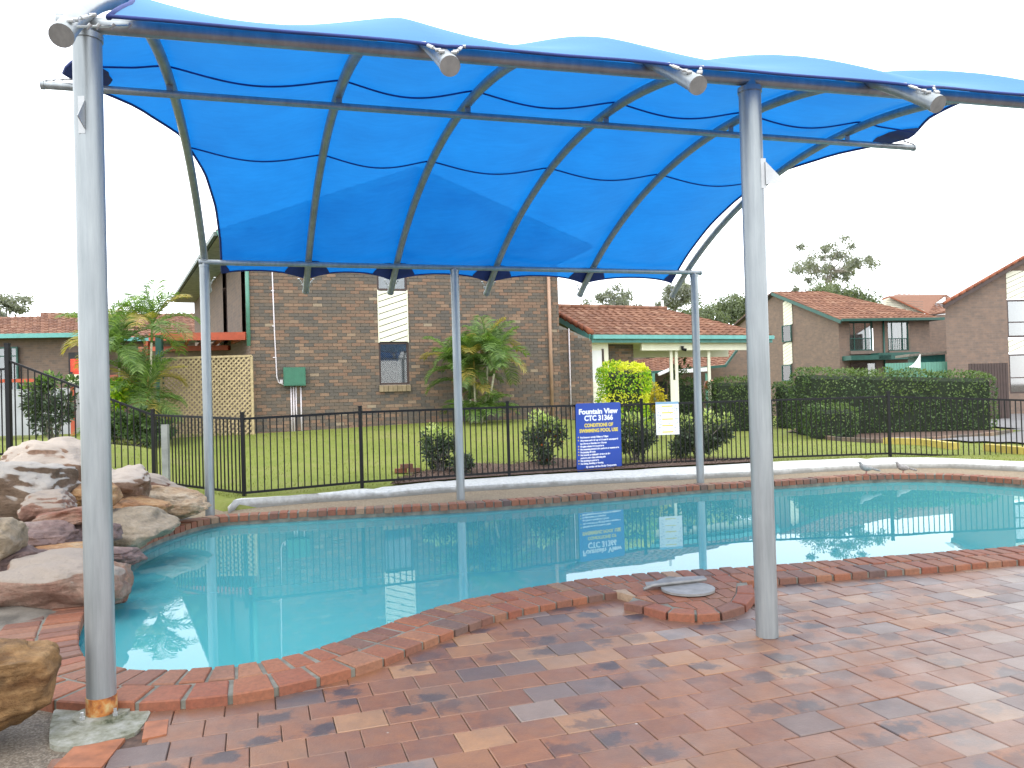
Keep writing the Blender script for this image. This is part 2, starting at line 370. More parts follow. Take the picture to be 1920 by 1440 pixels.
def pad_mat():
    t = NT('mossy_concrete'); n = t.noise(7, 6, .75); n2 = t.noise(40, 4, .7)
    c = t.ramp(n, [(.3, (.045, .05, .025)), (.42, (.17, .17, .12)), (.6, (.29, .29, .25)), (.75, (.36, .36, .33))])
    return t.pbr(t.mix(.3, c, t.ramp(n2, [(.3, (.3,)*3), (.7, (.7,)*3)]), 'OVERLAY'), .8, 0, t.bump(n2, .4, .005), .4)
M['pad'] = pad_mat()
def rock_mat(name, cols, band=1.0, top=None):
    t = NT(name); n = t.noise(3.0, 7, .68, stretch=(1, 1, 1.5)); n2 = t.noise(22, 7, .75); wv = t.noise(6, 5, .65, stretch=(.6, .6, 2.2))
    c = t.ramp(n, [(.30, cols[0]), (.43, cols[1]), (.56, cols[2]), (.70, cols[3])])
    c = t.mix(.22*band, c, t.ramp(wv, [(.35, cols[1]), (.5, cols[3]), (.65, cols[0])]))
    c = t.mix(.5, c, t.ramp(n2, [(.3, (.22,)*3), (.7, (.75,)*3)]), 'OVERLAY')
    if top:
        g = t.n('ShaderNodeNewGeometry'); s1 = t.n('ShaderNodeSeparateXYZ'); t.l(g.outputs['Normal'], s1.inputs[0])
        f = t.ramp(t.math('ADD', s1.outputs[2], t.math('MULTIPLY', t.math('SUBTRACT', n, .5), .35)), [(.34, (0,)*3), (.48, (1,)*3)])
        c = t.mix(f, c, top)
    c = t.mix(1, c, (.78, .72, .66), 'MULTIPLY')
    return t.pbr(c, .82, 0, t.bump(t.math('ADD', n2, t.math('MULTIPLY', wv, 1.5)), .9, .025), .35)
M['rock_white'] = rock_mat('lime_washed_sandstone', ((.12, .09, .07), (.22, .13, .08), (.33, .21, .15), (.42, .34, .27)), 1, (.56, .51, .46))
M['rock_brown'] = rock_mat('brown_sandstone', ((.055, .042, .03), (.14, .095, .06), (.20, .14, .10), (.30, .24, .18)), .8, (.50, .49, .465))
M['rock_tan'] = rock_mat('tan_sandstone', ((.20, .11, .05), (.40, .26, .14), (.50, .40, .28), (.60, .53, .42)), 1.2)
M['rock_grey'] = rock_mat('grey_tan_sandstone', ((.20, .16, .11), (.33, .28, .20), (.40, .34, .25), (.46, .42, .35)), .7)
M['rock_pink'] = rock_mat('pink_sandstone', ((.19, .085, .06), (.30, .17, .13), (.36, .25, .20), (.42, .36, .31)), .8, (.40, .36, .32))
M['rock_mauve'] = rock_mat('mauve_sandstone', ((.11, .075, .07), (.19, .13, .125), (.28, .20, .19), (.36, .30, .28)), .8)
M['rock_red'] = rock_mat('red_sandstone', ((.18, .05, .03), (.28, .11, .07), (.36, .22, .16), (.3, .26, .22)), .8)
M['rock_orange'] = rock_mat('orange_sandstone', ((.16, .08, .04), (.35, .17, .07), (.50, .30, .13), (.5, .44, .33)), 1)
M['rock_dark'] = rock_mat('gold_and_black_sandstone', ((.035, .025, .016), (.14, .07, .025), (.32, .18, .07), (.46, .33, .17)), 1.3)
def plaster():
    t = NT('pool_plaster'); n = t.noise(1.2, 4); n2 = t.noise(40, 3)
    c = t.ramp(n, [(.3, (.24, .58, .58)), (.7, (.30, .66, .65))]); return t.pbr(t.mix(.15, c, t.ramp(n2, [(.3, (.3,)*3), (.7, (.7,)*3)]), 'OVERLAY'), .8)
M['plaster'] = plaster()
def water_mat():
    t = NT('pool_water')
    n = t.noise(2.3, 2, .5); n2 = t.noise(9, 2); bp = t.bump(t.math('ADD', n, t.math('MULTIPLY', n2, .12)), .016, .02)
    fr = t.n('ShaderNodeFresnel'); fr.inputs[0].default_value = 1.333; t.l(bp, fr.inputs['Normal'])
    gl = t.n('ShaderNodeBsdfGlossy'); gl.inputs['Roughness'].default_value = .004; t.l(bp, gl.inputs['Normal'])
    tp = t.n('ShaderNodeBsdfTransparent'); tp.inputs[0].default_value = (.45, .90, .90, 1)
    df = t.n('ShaderNodeBsdfDiffuse'); df.inputs[0].default_value = (.115, .50, .53, 1)
    m0 = t.n('ShaderNodeMixShader'); m0.inputs[0].default_value = .55; t.l(tp.outputs[0], m0.inputs[1]); t.l(df.outputs[0], m0.inputs[2])
    mx = t.n('ShaderNodeMixShader'); t.l(fr.outputs[0], mx.inputs[0]); t.l(m0.outputs[0], mx.inputs[1]); t.l(gl.outputs[0], mx.inputs[2])
    t.l(mx.outputs[0], t.out.inputs[0]); return t.m
M['water'] = water_mat()
M['sign_blue'] = simple('sign_blue', (.012, .06, .36), .3, 0, .04, 1, .02)
M['sign_white'] = simple('sign_white', (.78, .80, .80), .35, 0, .03, 1, .02)
M['ink_white'] = simple('white_lettering', (.85, .87, .9), .4, 0, .02)
M['ink_yellow'] = simple('yellow_lettering', (.75, .60, .08), .4, 0, .02)
M['ink_grey'] = simple('blue_grey_print', (.22, .27, .38), .5, 0, .1)
M['ink_blue'] = simple('pale_blue_print', (.22, .38, .52), .5, 0, .1)
M['lid'] = simple('weathered_plastic_lid', (.21, .205, .195), .6, 0, .2, 14, .2)
M['bird'] = simple('grey_feathers', (.26, .245, .23), .8, 0, .3, 40)
M['birdleg'] = simple('pink_bird_leg', (.4, .13, .11), .6)

# ------------------------------------------------------------------ outlines
def catmull(pts, closed=True, sub=10):
    out = []; n = len(pts)
    for i in range(n if closed else n-1):
        p = [pts[(i+k) % n] if closed else pts[max(0, min(n-1, i+k))] for k in (-1, 0, 1, 2)]
        for j in range(sub):
            u_ = j/sub
            out.append(.5*((2*p[1])+(p[2]-p[0])*u_+(2*p[0]-5*p[1]+4*p[2]-p[3])*u_*u_+(3*p[1]-p[0]-3*p[2]+p[3])*u_**3))
    if not closed: out.append(pts[-1])
    return out
def p2(v_): return V((v_.x, v_.y, 0))
CZ = .050
near = [(150, 1228), (215, 1252), (300, 1257), (380, 1254), (450, 1247), (525, 1233), (600, 1215), (670, 1190), (740, 1165), (800, 1145), (860, 1128), (940, 1112), (1000, 1101), (1090, 1087), (1180, 1077), (1300, 1069), (1400, 1062), (1550, 1051), (1700, 1040), (1810, 1031), (1920, 1022)]
far = [(1920, 899), (1800, 891), (1700, 889), (1600, 892), (1500, 899), (1300, 910), (1150, 923), (1000, 935), (865, 944), (640, 955), (480, 964), (400, 970), (330, 988), (268, 1012), (222, 1050), (184, 1095), (155, 1140), (141, 1185)]
ctrl = [p2(at(x, y, CZ)) for x, y in near]+[V((6.2, 7.75, 0)), V((7.8, 8.6, 0)), V((8.4, 9.9, 0))]+[p2(at(x, y, CZ)) for x, y in far]
dense = catmull(ctrl, True, 8)
def resample(pts, step, closed=True):
    q = pts+[pts[0]] if closed else pts; L = [0]
    for a, b in zip(q, q[1:]): L.append(L[-1]+(b-a).length)
    n = max(2, round(L[-1]/step)); out = []; k = 0
    for i in range(n if closed else n+1):
        s = L[-1]*i/n
        while k < len(L)-2 and L[k+1] < s: k += 1
        out.append(q[k].lerp(q[k+1], (s-L[k])/max(1e-9, L[k+1]-L[k])))
    return out
POOL = resample(dense, .06)
NP = len(POOL)
def sm(lst, it):
    for _ in range(it): lst = [(lst[i-1]+lst[i]*2+lst[(i+1) % len(lst)])/4 for i in range(len(lst))]
    return lst
_nr = []
for i in range(NP):
    d = POOL[(i+3) % NP]-POOL[i-3]; _nr.append(V((d.y, -d.x, 0)).normalized())
NRM = [n.normalized() for n in sm(_nr, 12)]     # outward for a counter-clockwise outline
area = sum(POOL[i-1].x*POOL[i].y-POOL[i].x*POOL[i-1].y for i in range(NP))
if area < 0: NRM = [-n for n in NRM]
def inside(p, poly):
    c = False; n = len(poly); j = n-1
    for i in range(n):
        a = poly[i]; b = poly[j]
        if (a.y > p[1]) != (b.y > p[1]) and p[0] < (b.x-a.x)*(p[1]-a.y)/(b.y-a.y)+a.x: c = not c
        j = i
    return c
def grow(d): return [POOL[i]+NRM[i]*d for i in range(NP)]
G12, G20, G30 = grow(.12)[::3], grow(.25)[::3], grow(.32)[::3]

# ------------------------------------------------------------------ kerb and terrain lines
kb_px = [(425, 951), (440, 948), (600, 942), (720, 934), (840, 924), (1000, 915), (1100, 909), (1300, 899), (1420, 893), (1540, 885), (1660, 879), (1780, 878), (1920, 885)]
KF = [p2(at(x, y, 0)) for x, y in kb_px]+[V((10.2, 10.9, 0)), V((11.3, 7.5, 0))]
kt_px = [(428, 945), (440, 938), (600, 925), (720, 913), (840, 902), (1000, 891), (1100, 886), (1300, 875), (1420, 868), (1540, 862), (1660, 858), (1780, 859), (1920, 866)]
KT = [p2(at(x, y, .13)) for x, y in kt_px]+[V((11.2, 11.6, 0)), V((12.3, 7.8, 0))]
def yb(x):   # inner edge of the lawn as a function of x
    tab = [(-200, 11.2), (-9.5, 11.2), (-8, 11.6), (-5.5, 11.9), (-4.6, 11.55)]+[(p.x, p.y-.02) for p in KT[:-1]]+[(14, 10.6), (200, 10.4)]
    for (x0, y0), (x1, y1) in zip(tab, tab[1:]):
        if x0 <= x <= x1: return y0+(y1-y0)*(x-x0)/(x1-x0) if x1 > x0 else y0
    return 11
def S(x): x = max(0, min(1, x)); return x*x*(3-2*x)
def H(x, y):
    d = y-yb(x)
    h = .10+(.70-.025*max(0, -x-2))*S((5.2-x)/4.5)*S(d/8.5)
    h += .55*S((-5.0-x)/2.6)*S((15.5-y)/5 if y > 15.5 else 1)*(1-.8*S((d-2)/6))*1.0
    if y > 30: h -= .6*S((y-30)/30)*S((x+2)/12)
    return h+.03*sin(x*.7+1)*sin(y*.45)*S(d/2)

# ground sheet (deck side) with the pool cut out
def ground_sheet():
    m_ = MB(); X0, X1, Y0, Y1, s = -10.0, 13.0, -3.0, 14.6, .2
    nx = int((X1-X0)/s+.5); ny = int((Y1-Y0)/s+.5)
    idx = {}
    def vi(i, j):
        if (i, j) not in idx:
            idx[(i, j)] = len(m_.v); m_.v.append((X0+i*s, Y0+j*s, -.018))
        return idx[(i, j)]
    for i in range(nx):
        for j in range(ny):
            c = (X0+(i+.5)*s, Y0+(j+.5)*s)
            if inside(c, G30): continue
            m_.f.append([vi(i, j), vi(i+1, j), vi(i+1, j+1), vi(i, j+1)]); m_.uv.append(None)
    z = -.018
    for a in ((-200, -10, -200, 14.6), (13, 200, -200, 14.6), (-10, 13, -200, -3)):
        m_.add([(a[0], a[2], z), (a[1], a[2], z), (a[1], a[3], z), (a[0], a[3], z)], [(0, 1, 2, 3)])
    m_.build('ground', M['gravel'], None, kind='structure')
ground_sheet()
# lawn terrain
m_ = MB(); xs = [-200, -120, -70, -45, -32, -24]+[-20+.5*i for i in range(97)]+[32, 38, 48, 70, 120, 200]
ds = [0, .15, .5, 1, 1.6, 2.3, 3, 4, 5, 6, 7, 8, 9.5, 11, 13, 15, 18, 22, 27, 34, 45, 60, 90, 150, 260]
for x in xs:
    for d in ds:
        y = yb(x)+d; m_.v.append((x, y, H(x, y) if d > 0 else -.03))
nd_ = len(ds)
for i in range(len(xs)-1):
    for j in range(nd_-1):
        m_.f.append([i*nd_+j, (i+1)*nd_+j, (i+1)*nd_+j+1, i*nd_+j+1]); m_.uv.append(None)
m_.build('lawn', M['grass'], None, True, kind='structure')

# aggregate path between coping and kerb
m_ = MB()
pf = [i for i in range(NP) if POOL[i].y > 9.0]
seq = [V((-6.5, 9.5, 0))]
Kdense = resample(catmull(KF, False, 6), .15, False)
out_ = [POOL[i]+NRM[i]*.2 for i in pf]
out_ = out_[::-1] if out_[0].x > out_[-1].x else out_
A_ = resample(out_, .2, False)
B_ = resample([V((-5.2, 11.2, 0))]+[k for k in Kdense if k.x < 10.4], .2, False)
n_ = 90
def samp(L, t): 
    f = t*(len(L)-1); i = min(len(L)-2, int(f)); return L[i].lerp(L[i+1], f-i)
for i in range(n_+1):
    a = samp(A_, i/n_); b = samp(B_, i/n_)
    for k in range(5):
        p = a.lerp(b, k/4); m_.v.append((p.x, p.y, .003))
for i in range(n_):
    for k in range(4): m_.f.append([i*5+k, (i+1)*5+k, (i+1)*5+k+1, i*5+k+1]); m_.uv.append(None)
m_.build('path', M['aggregate'], None, kind='structure')

# ------------------------------------------------------------------ pool
pool = None
shell = MB(); O_ = grow(.03)[::2]; n = len(O_)
def flr(p): return -1.15-.45*S((p.x+1)/6)
rings = [(0, .04), (0, -.3), (0, -.8), (.12, None), (.35, None)]
cx = sum((p for p in O_), V())/n
for sc, z in rings:
    for p in O_:
        q = p.lerp(cx, sc*.6); shell.v.append((q.x, q.y, z if z is not None else flr(p)+(.12 if sc < .2 else 0)))
for r_ in range(len(rings)-1):
    for i in range(n):
        j = (i+1) % n; shell.f.append([r_*n+i, r_*n+j, (r_+1)*n+j, (r_+1)*n+i]); shell.uv.append(None)
c0 = len(shell.v); shell.v.append((cx.x, cx.y, -1.45))
for i in range(n): shell.f.append([(len(rings)-1)*n+i, (len(rings)-1)*n+(i+1) % n, c0]); shell.uv.append(None)
shell.build('pool_shell', M['plaster'], None, True, kind='structure')
wt = MB(); W_ = grow(.02)[::2]
wt.add([V((p.x, p.y, -.075)) for p in W_], [list(range(len(W_)))])
wob = wt.build('water', M['water'], None, kind='structure')

def slab_brick(mb_or_none, c, zt, th=.06, ch=.006, r=None):
    """four ground corners -> chamfered brick; c = list of 4 Vectors, ccw"""
    mid = sum(c, V())/4
    ins = [p+(mid-p).normalized()*ch*1.4 for p in c]
    vs = [V((p.x, p.y, zt-th)) for p in c]+[V((p.x, p.y, zt-ch)) for p in c]+[V((p.x, p.y, zt)) for p in ins]
    fs = [(3, 2, 1, 0)]+[(i, (i+1) % 4, 4+(i+1) % 4, 4+i) for i in range(4)]+[(4+i, 4+(i+1) % 4, 8+(i+1) % 4, 8+i) for i in range(4)]+[(8, 9, 10, 11)]
    uvq = [(0, 0), (1, 0), (1, 1), (0, 1)]
    uvs = [uvq]+[[uvq[i], uvq[(i+1) % 4], uvq[(i+1) % 4], uvq[i]] for i in range(4)]*2+[uvq]
    mb_or_none.add(vs, fs, uvs)
cop = bpy.data.objects.new('pool_coping', None); COL.objects.link(cop); cop['kind'] = 'structure'; BASE[cop.name] = V((0, 0, 0))
# arc-length addressing on POOL
PL = [0]
for i in range(NP): PL.append(PL[-1]+(POOL[(i+1) % NP]-POOL[i]).length)
PT = PL[-1]
def pp(s, off):
    s %= PT; i = min(NP-1, int(s/PT*NP)); 
    while PL[i] > s: i -= 1
    while PL[i+1] < s: i += 1
    f = (s-PL[i])/(PL[i+1]-PL[i]); j = (i+1) % NP
    return POOL[i].lerp(POOL[j], f)+NRM[i].lerp(NRM[j], f).normalized()*off
bulge_c = p2(at(1300, 1108, CZ))
cops = []
for row, (o0, o1, wd) in enumerate(((-.02, .205, .122), (.222, .445, .150))):
    nb = int(PT/wd); s0 = .03*row
    for k in range(nb):
        s = (k/nb)*PT+s0; p = pp(s, (o0+o1)/2)
        farside = POOL[min(NP-1, int(s/PT*NP))].y > 9.4
        if row == 1 and farside: continue
        if farside: o1_ = .215
        else: o1_ = o1
        if p.x > 6.3 and not farside: continue
        if (p.x > 8.6): continue
        w_ = PT/nb*(1 if not farside else 1); j = .012+.014*R.random()*R.random()+.004
        jl = .006*R.uniform(-1, 1)
        c = [pp(s+j/2, o0), pp(s+j/2, o1_+jl), pp(s+w_-j/2, o1_+jl), pp(s+w_-j/2, o0)]
        if (c[1]-c[0]).cross(c[2]-c[0]).z < 0: c = c[::-1]
        cops.append((p, c))
cops.sort(key=lambda a: a[0].length)
rest = MB()
for k, (p, c) in enumerate(cops):
    zt = CZ+R.uniform(-.005, .004); c = [q_+V((R.uniform(-.003, .003), R.uniform(-.003, .003), 0)) for q_ in c]
    if k < 290:
        mb = MB(); slab_brick(mb, c, zt, .075, .007); mb.build('brick', M['coping'], cop)
    else: slab_brick(rest, c, zt, .075, .007)
if rest.v: rest.build('far_bricks', M['coping'], cop, kind='stuff')
# mortar bed under the bricks
mb = MB(); 
for (a, b, z0) in ((-.005, .432, .041),):
    vs = []; 
    for i in range(0, NP):
        p = POOL[i]; f = 1 if p.y <= 9.4 else (.205/.435)
        q0 = POOL[i]+NRM[i]*a; q1 = POOL[i]+NRM[i]*(b*f)
        vs += [(q0.x, q0.y, -.1), (q0.x, q0.y, z0), (q1.x, q1.y, z0), (q1.x, q1.y, -.04)]
    fs = []
    for i in range(NP):
        j = (i+1) % NP
        for k in range(3): fs.append((i*4+k, i*4+k+1, j*4+k+1, j*4+k))
    mb.add(vs, fs)
mb.build('mortar_bed', M['mortar_light'], cop)

# skimmer bulge: brick infill and stretcher border
bul = bpy.data.objects.new('skimmer_surround', None); COL.objects.link(bul); bul['kind'] = 'structure'; BASE[bul.name] = V((0, 0, 0))
bo = [p2(at(x, y, CZ)) for x, y in ((1168, 1130), (1205, 1137), (1250, 1149), (1305, 1153), (1352, 1150), (1398, 1135), (1416, 1114), (1410, 1095))]
bi = []
for i, p in enumerate(bo):
    d = (bulge_c-p).normalized(); bi.append(p+d*.125)
for i in range(len(bo)-1):
    mb = MB(); a, b, c, d = bo[i], bo[i+1], bi[i+1], bi[i]; g = .05
    q = [a.lerp(b, g), b.lerp(a, g), c.lerp(d, g), d.lerp(c, g)]
    slab_brick(mb, q, CZ+.002, .06, .006); mb.build('brick', M['coping_red'], bul)
mb = MB(); fl = [p.lerp(bulge_c, .07) for p in bo]+[p2(at(1400, 1090, CZ)), p2(at(1205, 1100, CZ))]
mb.prism([V((p.x, p.y, -.03)) for p in fl], V((0, 0, .072))); mb.build('mortar_bed', M['mortar_light'], bul)
ub = V((cos(radians(-8)), sin(radians(-8)), 0)); 
inner_poly = bi+[p2(at(1395, 1098, CZ)), p2(at(1210, 1112, CZ))]
for i in range(-7, 8):
    for j in range(-4, 4):
        a = p2(at(1300, 1125, CZ)); vbr = V((-.22, .975, 0)); ubr = V((.975, .22, 0))
        c = a+ubr*(i*.125+.06*(j % 2))+vbr*(j*.225)
        q = [c, c+ubr*.112, c+ubr*.112+vbr*.212, c+vbr*.212]
        cp = [(p_.x, p_.y) for p_ in q]
        for e in range(len(bi)-1):
            A_e, B_e = bi[e], bi[e+1]; d_e = B_e-A_e; n_e = V((d_e.y, -d_e.x, 0)).normalized()
            if n_e.dot(bulge_c-A_e) > 0: n_e = -n_e
            if len(cp) > 2: cp = clip(cp, (n_e.x, n_e.y), n_e.dot(A_e)-.008)
        if len(cp) < 3: continue
        mid_ = sum((V((a_[0], a_[1], 0)) for a_ in cp), V())/len(cp)
        ar_ = abs(sum(cp[z_-1][0]*cp[z_][1]-cp[z_][0]*cp[z_-1][1] for z_ in range(len(cp))))/2
        if ar_ < .003 or inside(mid_[:2], grow(.43)[::3]): continue
        mb = MB(); mb.prism([V((a_[0], a_[1], -.02)) for a_ in cp], V((0, 0, CZ+.018+R.uniform(-.002, .002)))); mb.build('brick', M['coping'], bul)
# skimmer lid
lc = at(1290, 1105, CZ+.01)
lid = thing('skimmer_lid', 'round grey skimmer lid lying tilted on the brick pool surround', 'pool lid', lc)
mb = MB(); n = 28
top = [V((lc.x+.19*cos(2*pi*i/n), lc.y+.19*sin(2*pi*i/n), CZ+.006)) for i in range(n)]; mb.prism(top, V((0, 0, .016))); autosmooth(mb.build('disc', M['lid'], lid))
mb = MB(); c2 = lc+V((-.06, .09, .008)); ax = V((.95, .3, 0)).normalized()
vs = []; 
for i in range(13):
    a = pi*i/12; vs.append(c2+ax*(.25*cos(a))+V((-.28, .95, 0))*(.12*sin(a))+V((0, 0, .02+.015*sin(a*5))))
mb.prism(vs, V((0, 0, .007))); autosmooth(mb.build('flap', M['lid'], lid))
mb = MB(); mb.tube([c2-ax*.27, c2-ax*.2+V((0, 0, .02)), c2+ax*.24+V((0, 0, .02))], .012, 6); mb.build('hinge_bar', M['lid'], lid)

# ------------------------------------------------------------------ pavers
pav = bpy.data.objects.new('paving', None); COL.objects.link(pav); pav['kind'] = 'structure'; BASE[pav.name] = V((0, 0, 0))
PA = radians(18); pu = V((cos(PA), sin(PA), 0)); pv = V((-sin(PA), cos(PA), 0))
PW, PD = .236, .196
def pvt():
    mb = MB(); h = (PW-.004)/2; k = (PD-.004)/2
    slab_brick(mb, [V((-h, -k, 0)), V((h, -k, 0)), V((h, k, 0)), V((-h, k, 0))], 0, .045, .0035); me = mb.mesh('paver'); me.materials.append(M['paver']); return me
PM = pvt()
padpoly = [p2(at(x, y, 0)) for x, y in ((92, 1385), (120, 1318), (272, 1325), (262, 1368), (225, 1384), (165, 1398), (112, 1402))]
edgeL = [p2(at(275, 1322, 0)), p2(at(262, 1376, 0)), p2(at(215, 1395, 0)), p2(at(130, 1405, 0)), p2(at(95, 1440, 0)), p2(at(40, 1500, 0))]
def left_of_paving(c):
    if c.y > edgeL[0].y: return c.x < edgeL[0].x
    for a, b in zip(edgeL, edgeL[1:]):
        if b.y <= c.y <= a.y: return c.x < a.x+(b.x-a.x)*(c.y-a.y)/(b.y-a.y) 
    return c.x < -2.6
cand = []
orig = V((.697, 3.444, 0))
for j in range(-30, 40):
    for i in range(-40, 50):
        c = orig+pu*((i+.5*(j % 2))*PW+.02*sin(j*2.1))+pv*(j*PD+PD/2)
        if not (-3.2 < c.x < 9 and .2 < c.y < 9.5): continue
        if inside(c, G20) or left_of_paving(c): continue
        if inside((c+V((0, .0, 0)))[:2], [bulge_c.lerp(b_, .8) for b_ in bo]): continue
        cand.append(c)
def vis(c):
    return c.y > 2.6 and abs(c.x/c.y) < .72
cand.sort(key=lambda c: (0 if vis(c) else 1, c.length))
rest = MB(); h = (PW-.004)/2; k2 = (PD-.004)/2
for i, c in enumerate(cand):
    if any((c-V((q.x, q.y, 0))).length < .001 for q in ()): pass
    zt = R.uniform(-.003, .0015); da = R.uniform(-.01, .01)
    if i < 300:
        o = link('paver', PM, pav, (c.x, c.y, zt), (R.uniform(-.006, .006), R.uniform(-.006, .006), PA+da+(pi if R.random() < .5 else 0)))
    else:
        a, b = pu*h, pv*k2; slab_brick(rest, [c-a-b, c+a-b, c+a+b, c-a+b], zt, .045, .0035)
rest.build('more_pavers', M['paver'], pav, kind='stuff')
# sand bed under the joints
mb = MB(); s = .2
for i in range(65):
    for j in range(50):
        c = V((-3.2+i*s+.1, .1+j*s, 0))
        if c.y > 9.4 or inside(c, G30) or left_of_paving(c): continue
        mb.add([(c.x-.1, c.y-.1, -.0125), (c.x+.1, c.y-.1, -.0125), (c.x+.1, c.y+.1, -.0125), (c.x-.1, c.y+.1, -.0125)], [(0, 1, 2, 3)])
mb.build('sand_bed', simple('dark_joint_sand', (.09, .055, .04), .95, 0, .4, 30), pav)

# ------------------------------------------------------------------ shade structure
F0 = V((-2.03, 3.84, 0)); Fd = (V((1.52, 4.78, 0))-F0).normalized(); B0 = V((-4.01, 10.38, 0)); Bd = (V((2.93, 12.55, 0))-B0).normalized()
TT = 7.29; LS = 6.82; RP = TT/5
def P2(t, s):
    a = F0+Fd*t; b = B0+Bd*t; return a.lerp(b, s/LS)
ZF, ZM, ZA = 3.36, 4.30, 4.425
ZR0 = 3.44
_h = ZA-ZR0; _c = LS/2; RAD = (_c*_c+_h*_h)/(2*_h)
KF_ = [0, 1.66, 2.97, 4.48, 5.92, 7.34]; KB_ = [0, 1.34, 2.56, 4.04, 5.58, 7.22]
def tk(k, s): return KF_[k]+(KB_[k]-KF_[k])*s/LS
def bay(t_, s):
    for k in range(5):
        a, b = tk(k, s), tk(k+1, s)
        if a <= t_ <= b: return (t_-a)/(b-a)
    return 0
def zrib(s):
    return ZA-RAD+sqrt(max(0, RAD*RAD-(s-_c)**2))
sh = thing('shade_structure', 'large blue cloth pool shade vault on galvanised steel posts and ribs', 'shade sail', (F0.x, F0.y, 0))
posts = [(F0, 0), (P2(TT/2, 0), 0), (P2(TT, 0), 0), (B0, 1), (p2(at(865, 935, 0)), 1), (p2(at(1311, 904, 0)), 1)]
for i, (p, bk) in enumerate(posts):
    if bk: p = {3: B0, 4: P2(3.38, LS), 5: P2(TT, LS)}[i]
    r = .066 if not bk else .060
    zb = .085 if i == 0 else 0
    mb = MB(); mb.tube([(p.x, p.y, zb), (p.x, p.y, 3.30)], r, 28); po = autosmooth(mb.build('post', M['steel'], sh))
    mb = MB(); mb.tube([(p.x, p.y, 3.285), (p.x, p.y, 3.315)], r+.006, 28); mb.tube([(p.x, p.y, 3.31), (p.x, p.y, 3.36)], r*.6, 14)
    c = autosmooth(mb.build('post_cap', M['steel'], po))
    if i == 0:
        mb = MB(); mb.tube([(p.x, p.y, .016), (p.x, p.y, .10)], r+.0035, 28); autosmooth(mb.build('rusty_foot', M['rust'], sh, label='rusted foot of the front left post'))
        mb = MB(); mb.tube([(p.x, p.y, .004), (p.x, p.y, .018)], .125, 24); autosmooth(mb.build('base_plate', M['pad'], sh))
        for k in range(4):
            a = pi/4+k*pi/2+.3; mb = MB(); x, y = p.x+.10*cos(a), p.y+.10*sin(a)
            mb.tube([(x, y, .018), (x, y, .032)], .012, 6); mb.tube([(x, y, .032), (x, y, .052)], .008, 6); mb.build('anchor_bolt', M['shackle'], sh)
    if i in (0, 1, 2):
        q = p+V((-.01, 0, 0)); zc = 2.90 if i == 0 else 2.78; sx = -1 if i == 0 else 1
        mb = MB(); mb.box((p.x+(.0 if i == 0 else .05), p.y-r*.97+(.0 if i == 0 else .012), zc), (.016, .003, .09)); 
        a = V((p.x+(.01 if i == 0 else .06), p.y-r*1.0, zc+.07)); 
        if i: mb.prism([a, V((a.x+.11, a.y-.01, zc-.06)), V((a.x, a.y, zc-.07))], V((0, .005, 0)))
        else: mb.prism([a+V((.005, -.004, 0)), V((a.x+.022, a.y-.10, zc-.04)), V((a.x+.005, a.y-.004, zc-.07))], V((.004, 0, 0)))
        mb.build('mounting_bracket', M['shackle'], po)
def purlin(s, z, t0, t1, r, name='purlin'):
    mb = MB(); a = P2(t0, s); b = P2(t1, s); mb.tube([(a.x, a.y, z), (b.x, b.y, z)], r, 18); autosmooth(mb.build(name, M['steel'], sh))
    for q, d in ((a, a-b), (b, b-a)):
        d = d.normalized(); mb = MB(); mb.tube([(q.x-d.x*.02, q.y-d.y*.02, z), (q.x+d.x*.008, q.y+d.y*.008, z)], r+.005, 18); autosmooth(mb.build('end_cap', M['steel'], sh))
purlin(0, ZF+.005, -.12, TT+.15, .038); purlin(LS/2, ZM, -1.03, TT+.93, .034); purlin(LS, ZF-.01, -.06, TT+.12, .036)
ribs = []
for k in range(6):
    pts = []
    for i in range(41):
        s = -.50+(LS+.50+.55)*i/40; p = P2(tk(k, s), s); pts.append((p.x, p.y, zrib(s)))
    mb = MB(); mb.tube(pts, .046, 16); rb = autosmooth(mb.build('rib', M['steel'], sh)); ribs.append(rb)
    for s, z in ((0, ZF), (LS/2, ZM), (LS, ZF)):
        p = P2(tk(k, s), s); zt = zrib(s)
        mb = MB(); mb.box((p.x, p.y, (z+zt)/2), (.028, .006, max(.01, (zt-z)/2-.02)), (Fd, V((-Fd.y, Fd.x, 0)), V((0, 0, 1)))); mb.build('rib_bracket', M['steel'], rb)
    for e, (s, dr) in enumerate(((-.50, -1), (LS+.55, 1))):
        t_ = tk(k, s); p = P2(t_, s); q = P2(t_, s-.02*dr); mb = MB(); z0, z1 = zrib(s), zrib(s-.02*dr)
        mb.tube([(q.x, q.y, z1), (p.x+(p.x-q.x)*.3, p.y+(p.y-q.y)*.3, z0+(z0-z1)*.3)], .0505, 18); autosmooth(mb.build('end_cap', M['steel'], rb))
        # turnbuckles from the stub to the cloth corners
        for sd_ in (-1, 1):
            if k == 0 and sd_ < 0 or k == 5 and sd_ > 0: continue
            a = V((*P2(t_+.03*sd_, s-.03*dr)[:2], zrib(s-.03*dr)+.055)); b = V((*P2(t_+.10*sd_, s-.13*dr)[:2], zrib(s-.13*dr)+.06))
            mb = MB(); mb.tube([a, b], .005, 6); c = a.lerp(b, .45); d = a.lerp(b, .75); mb.tube([c, d], .009, 8)
            for w_ in (a, b, a.lerp(b, .2)): mb.tube([w_-V((.014, 0, 0)), w_+V((.014, 0, 0))], .009, 8)
            mb.build('turnbuckle', M['shackle'], sh)
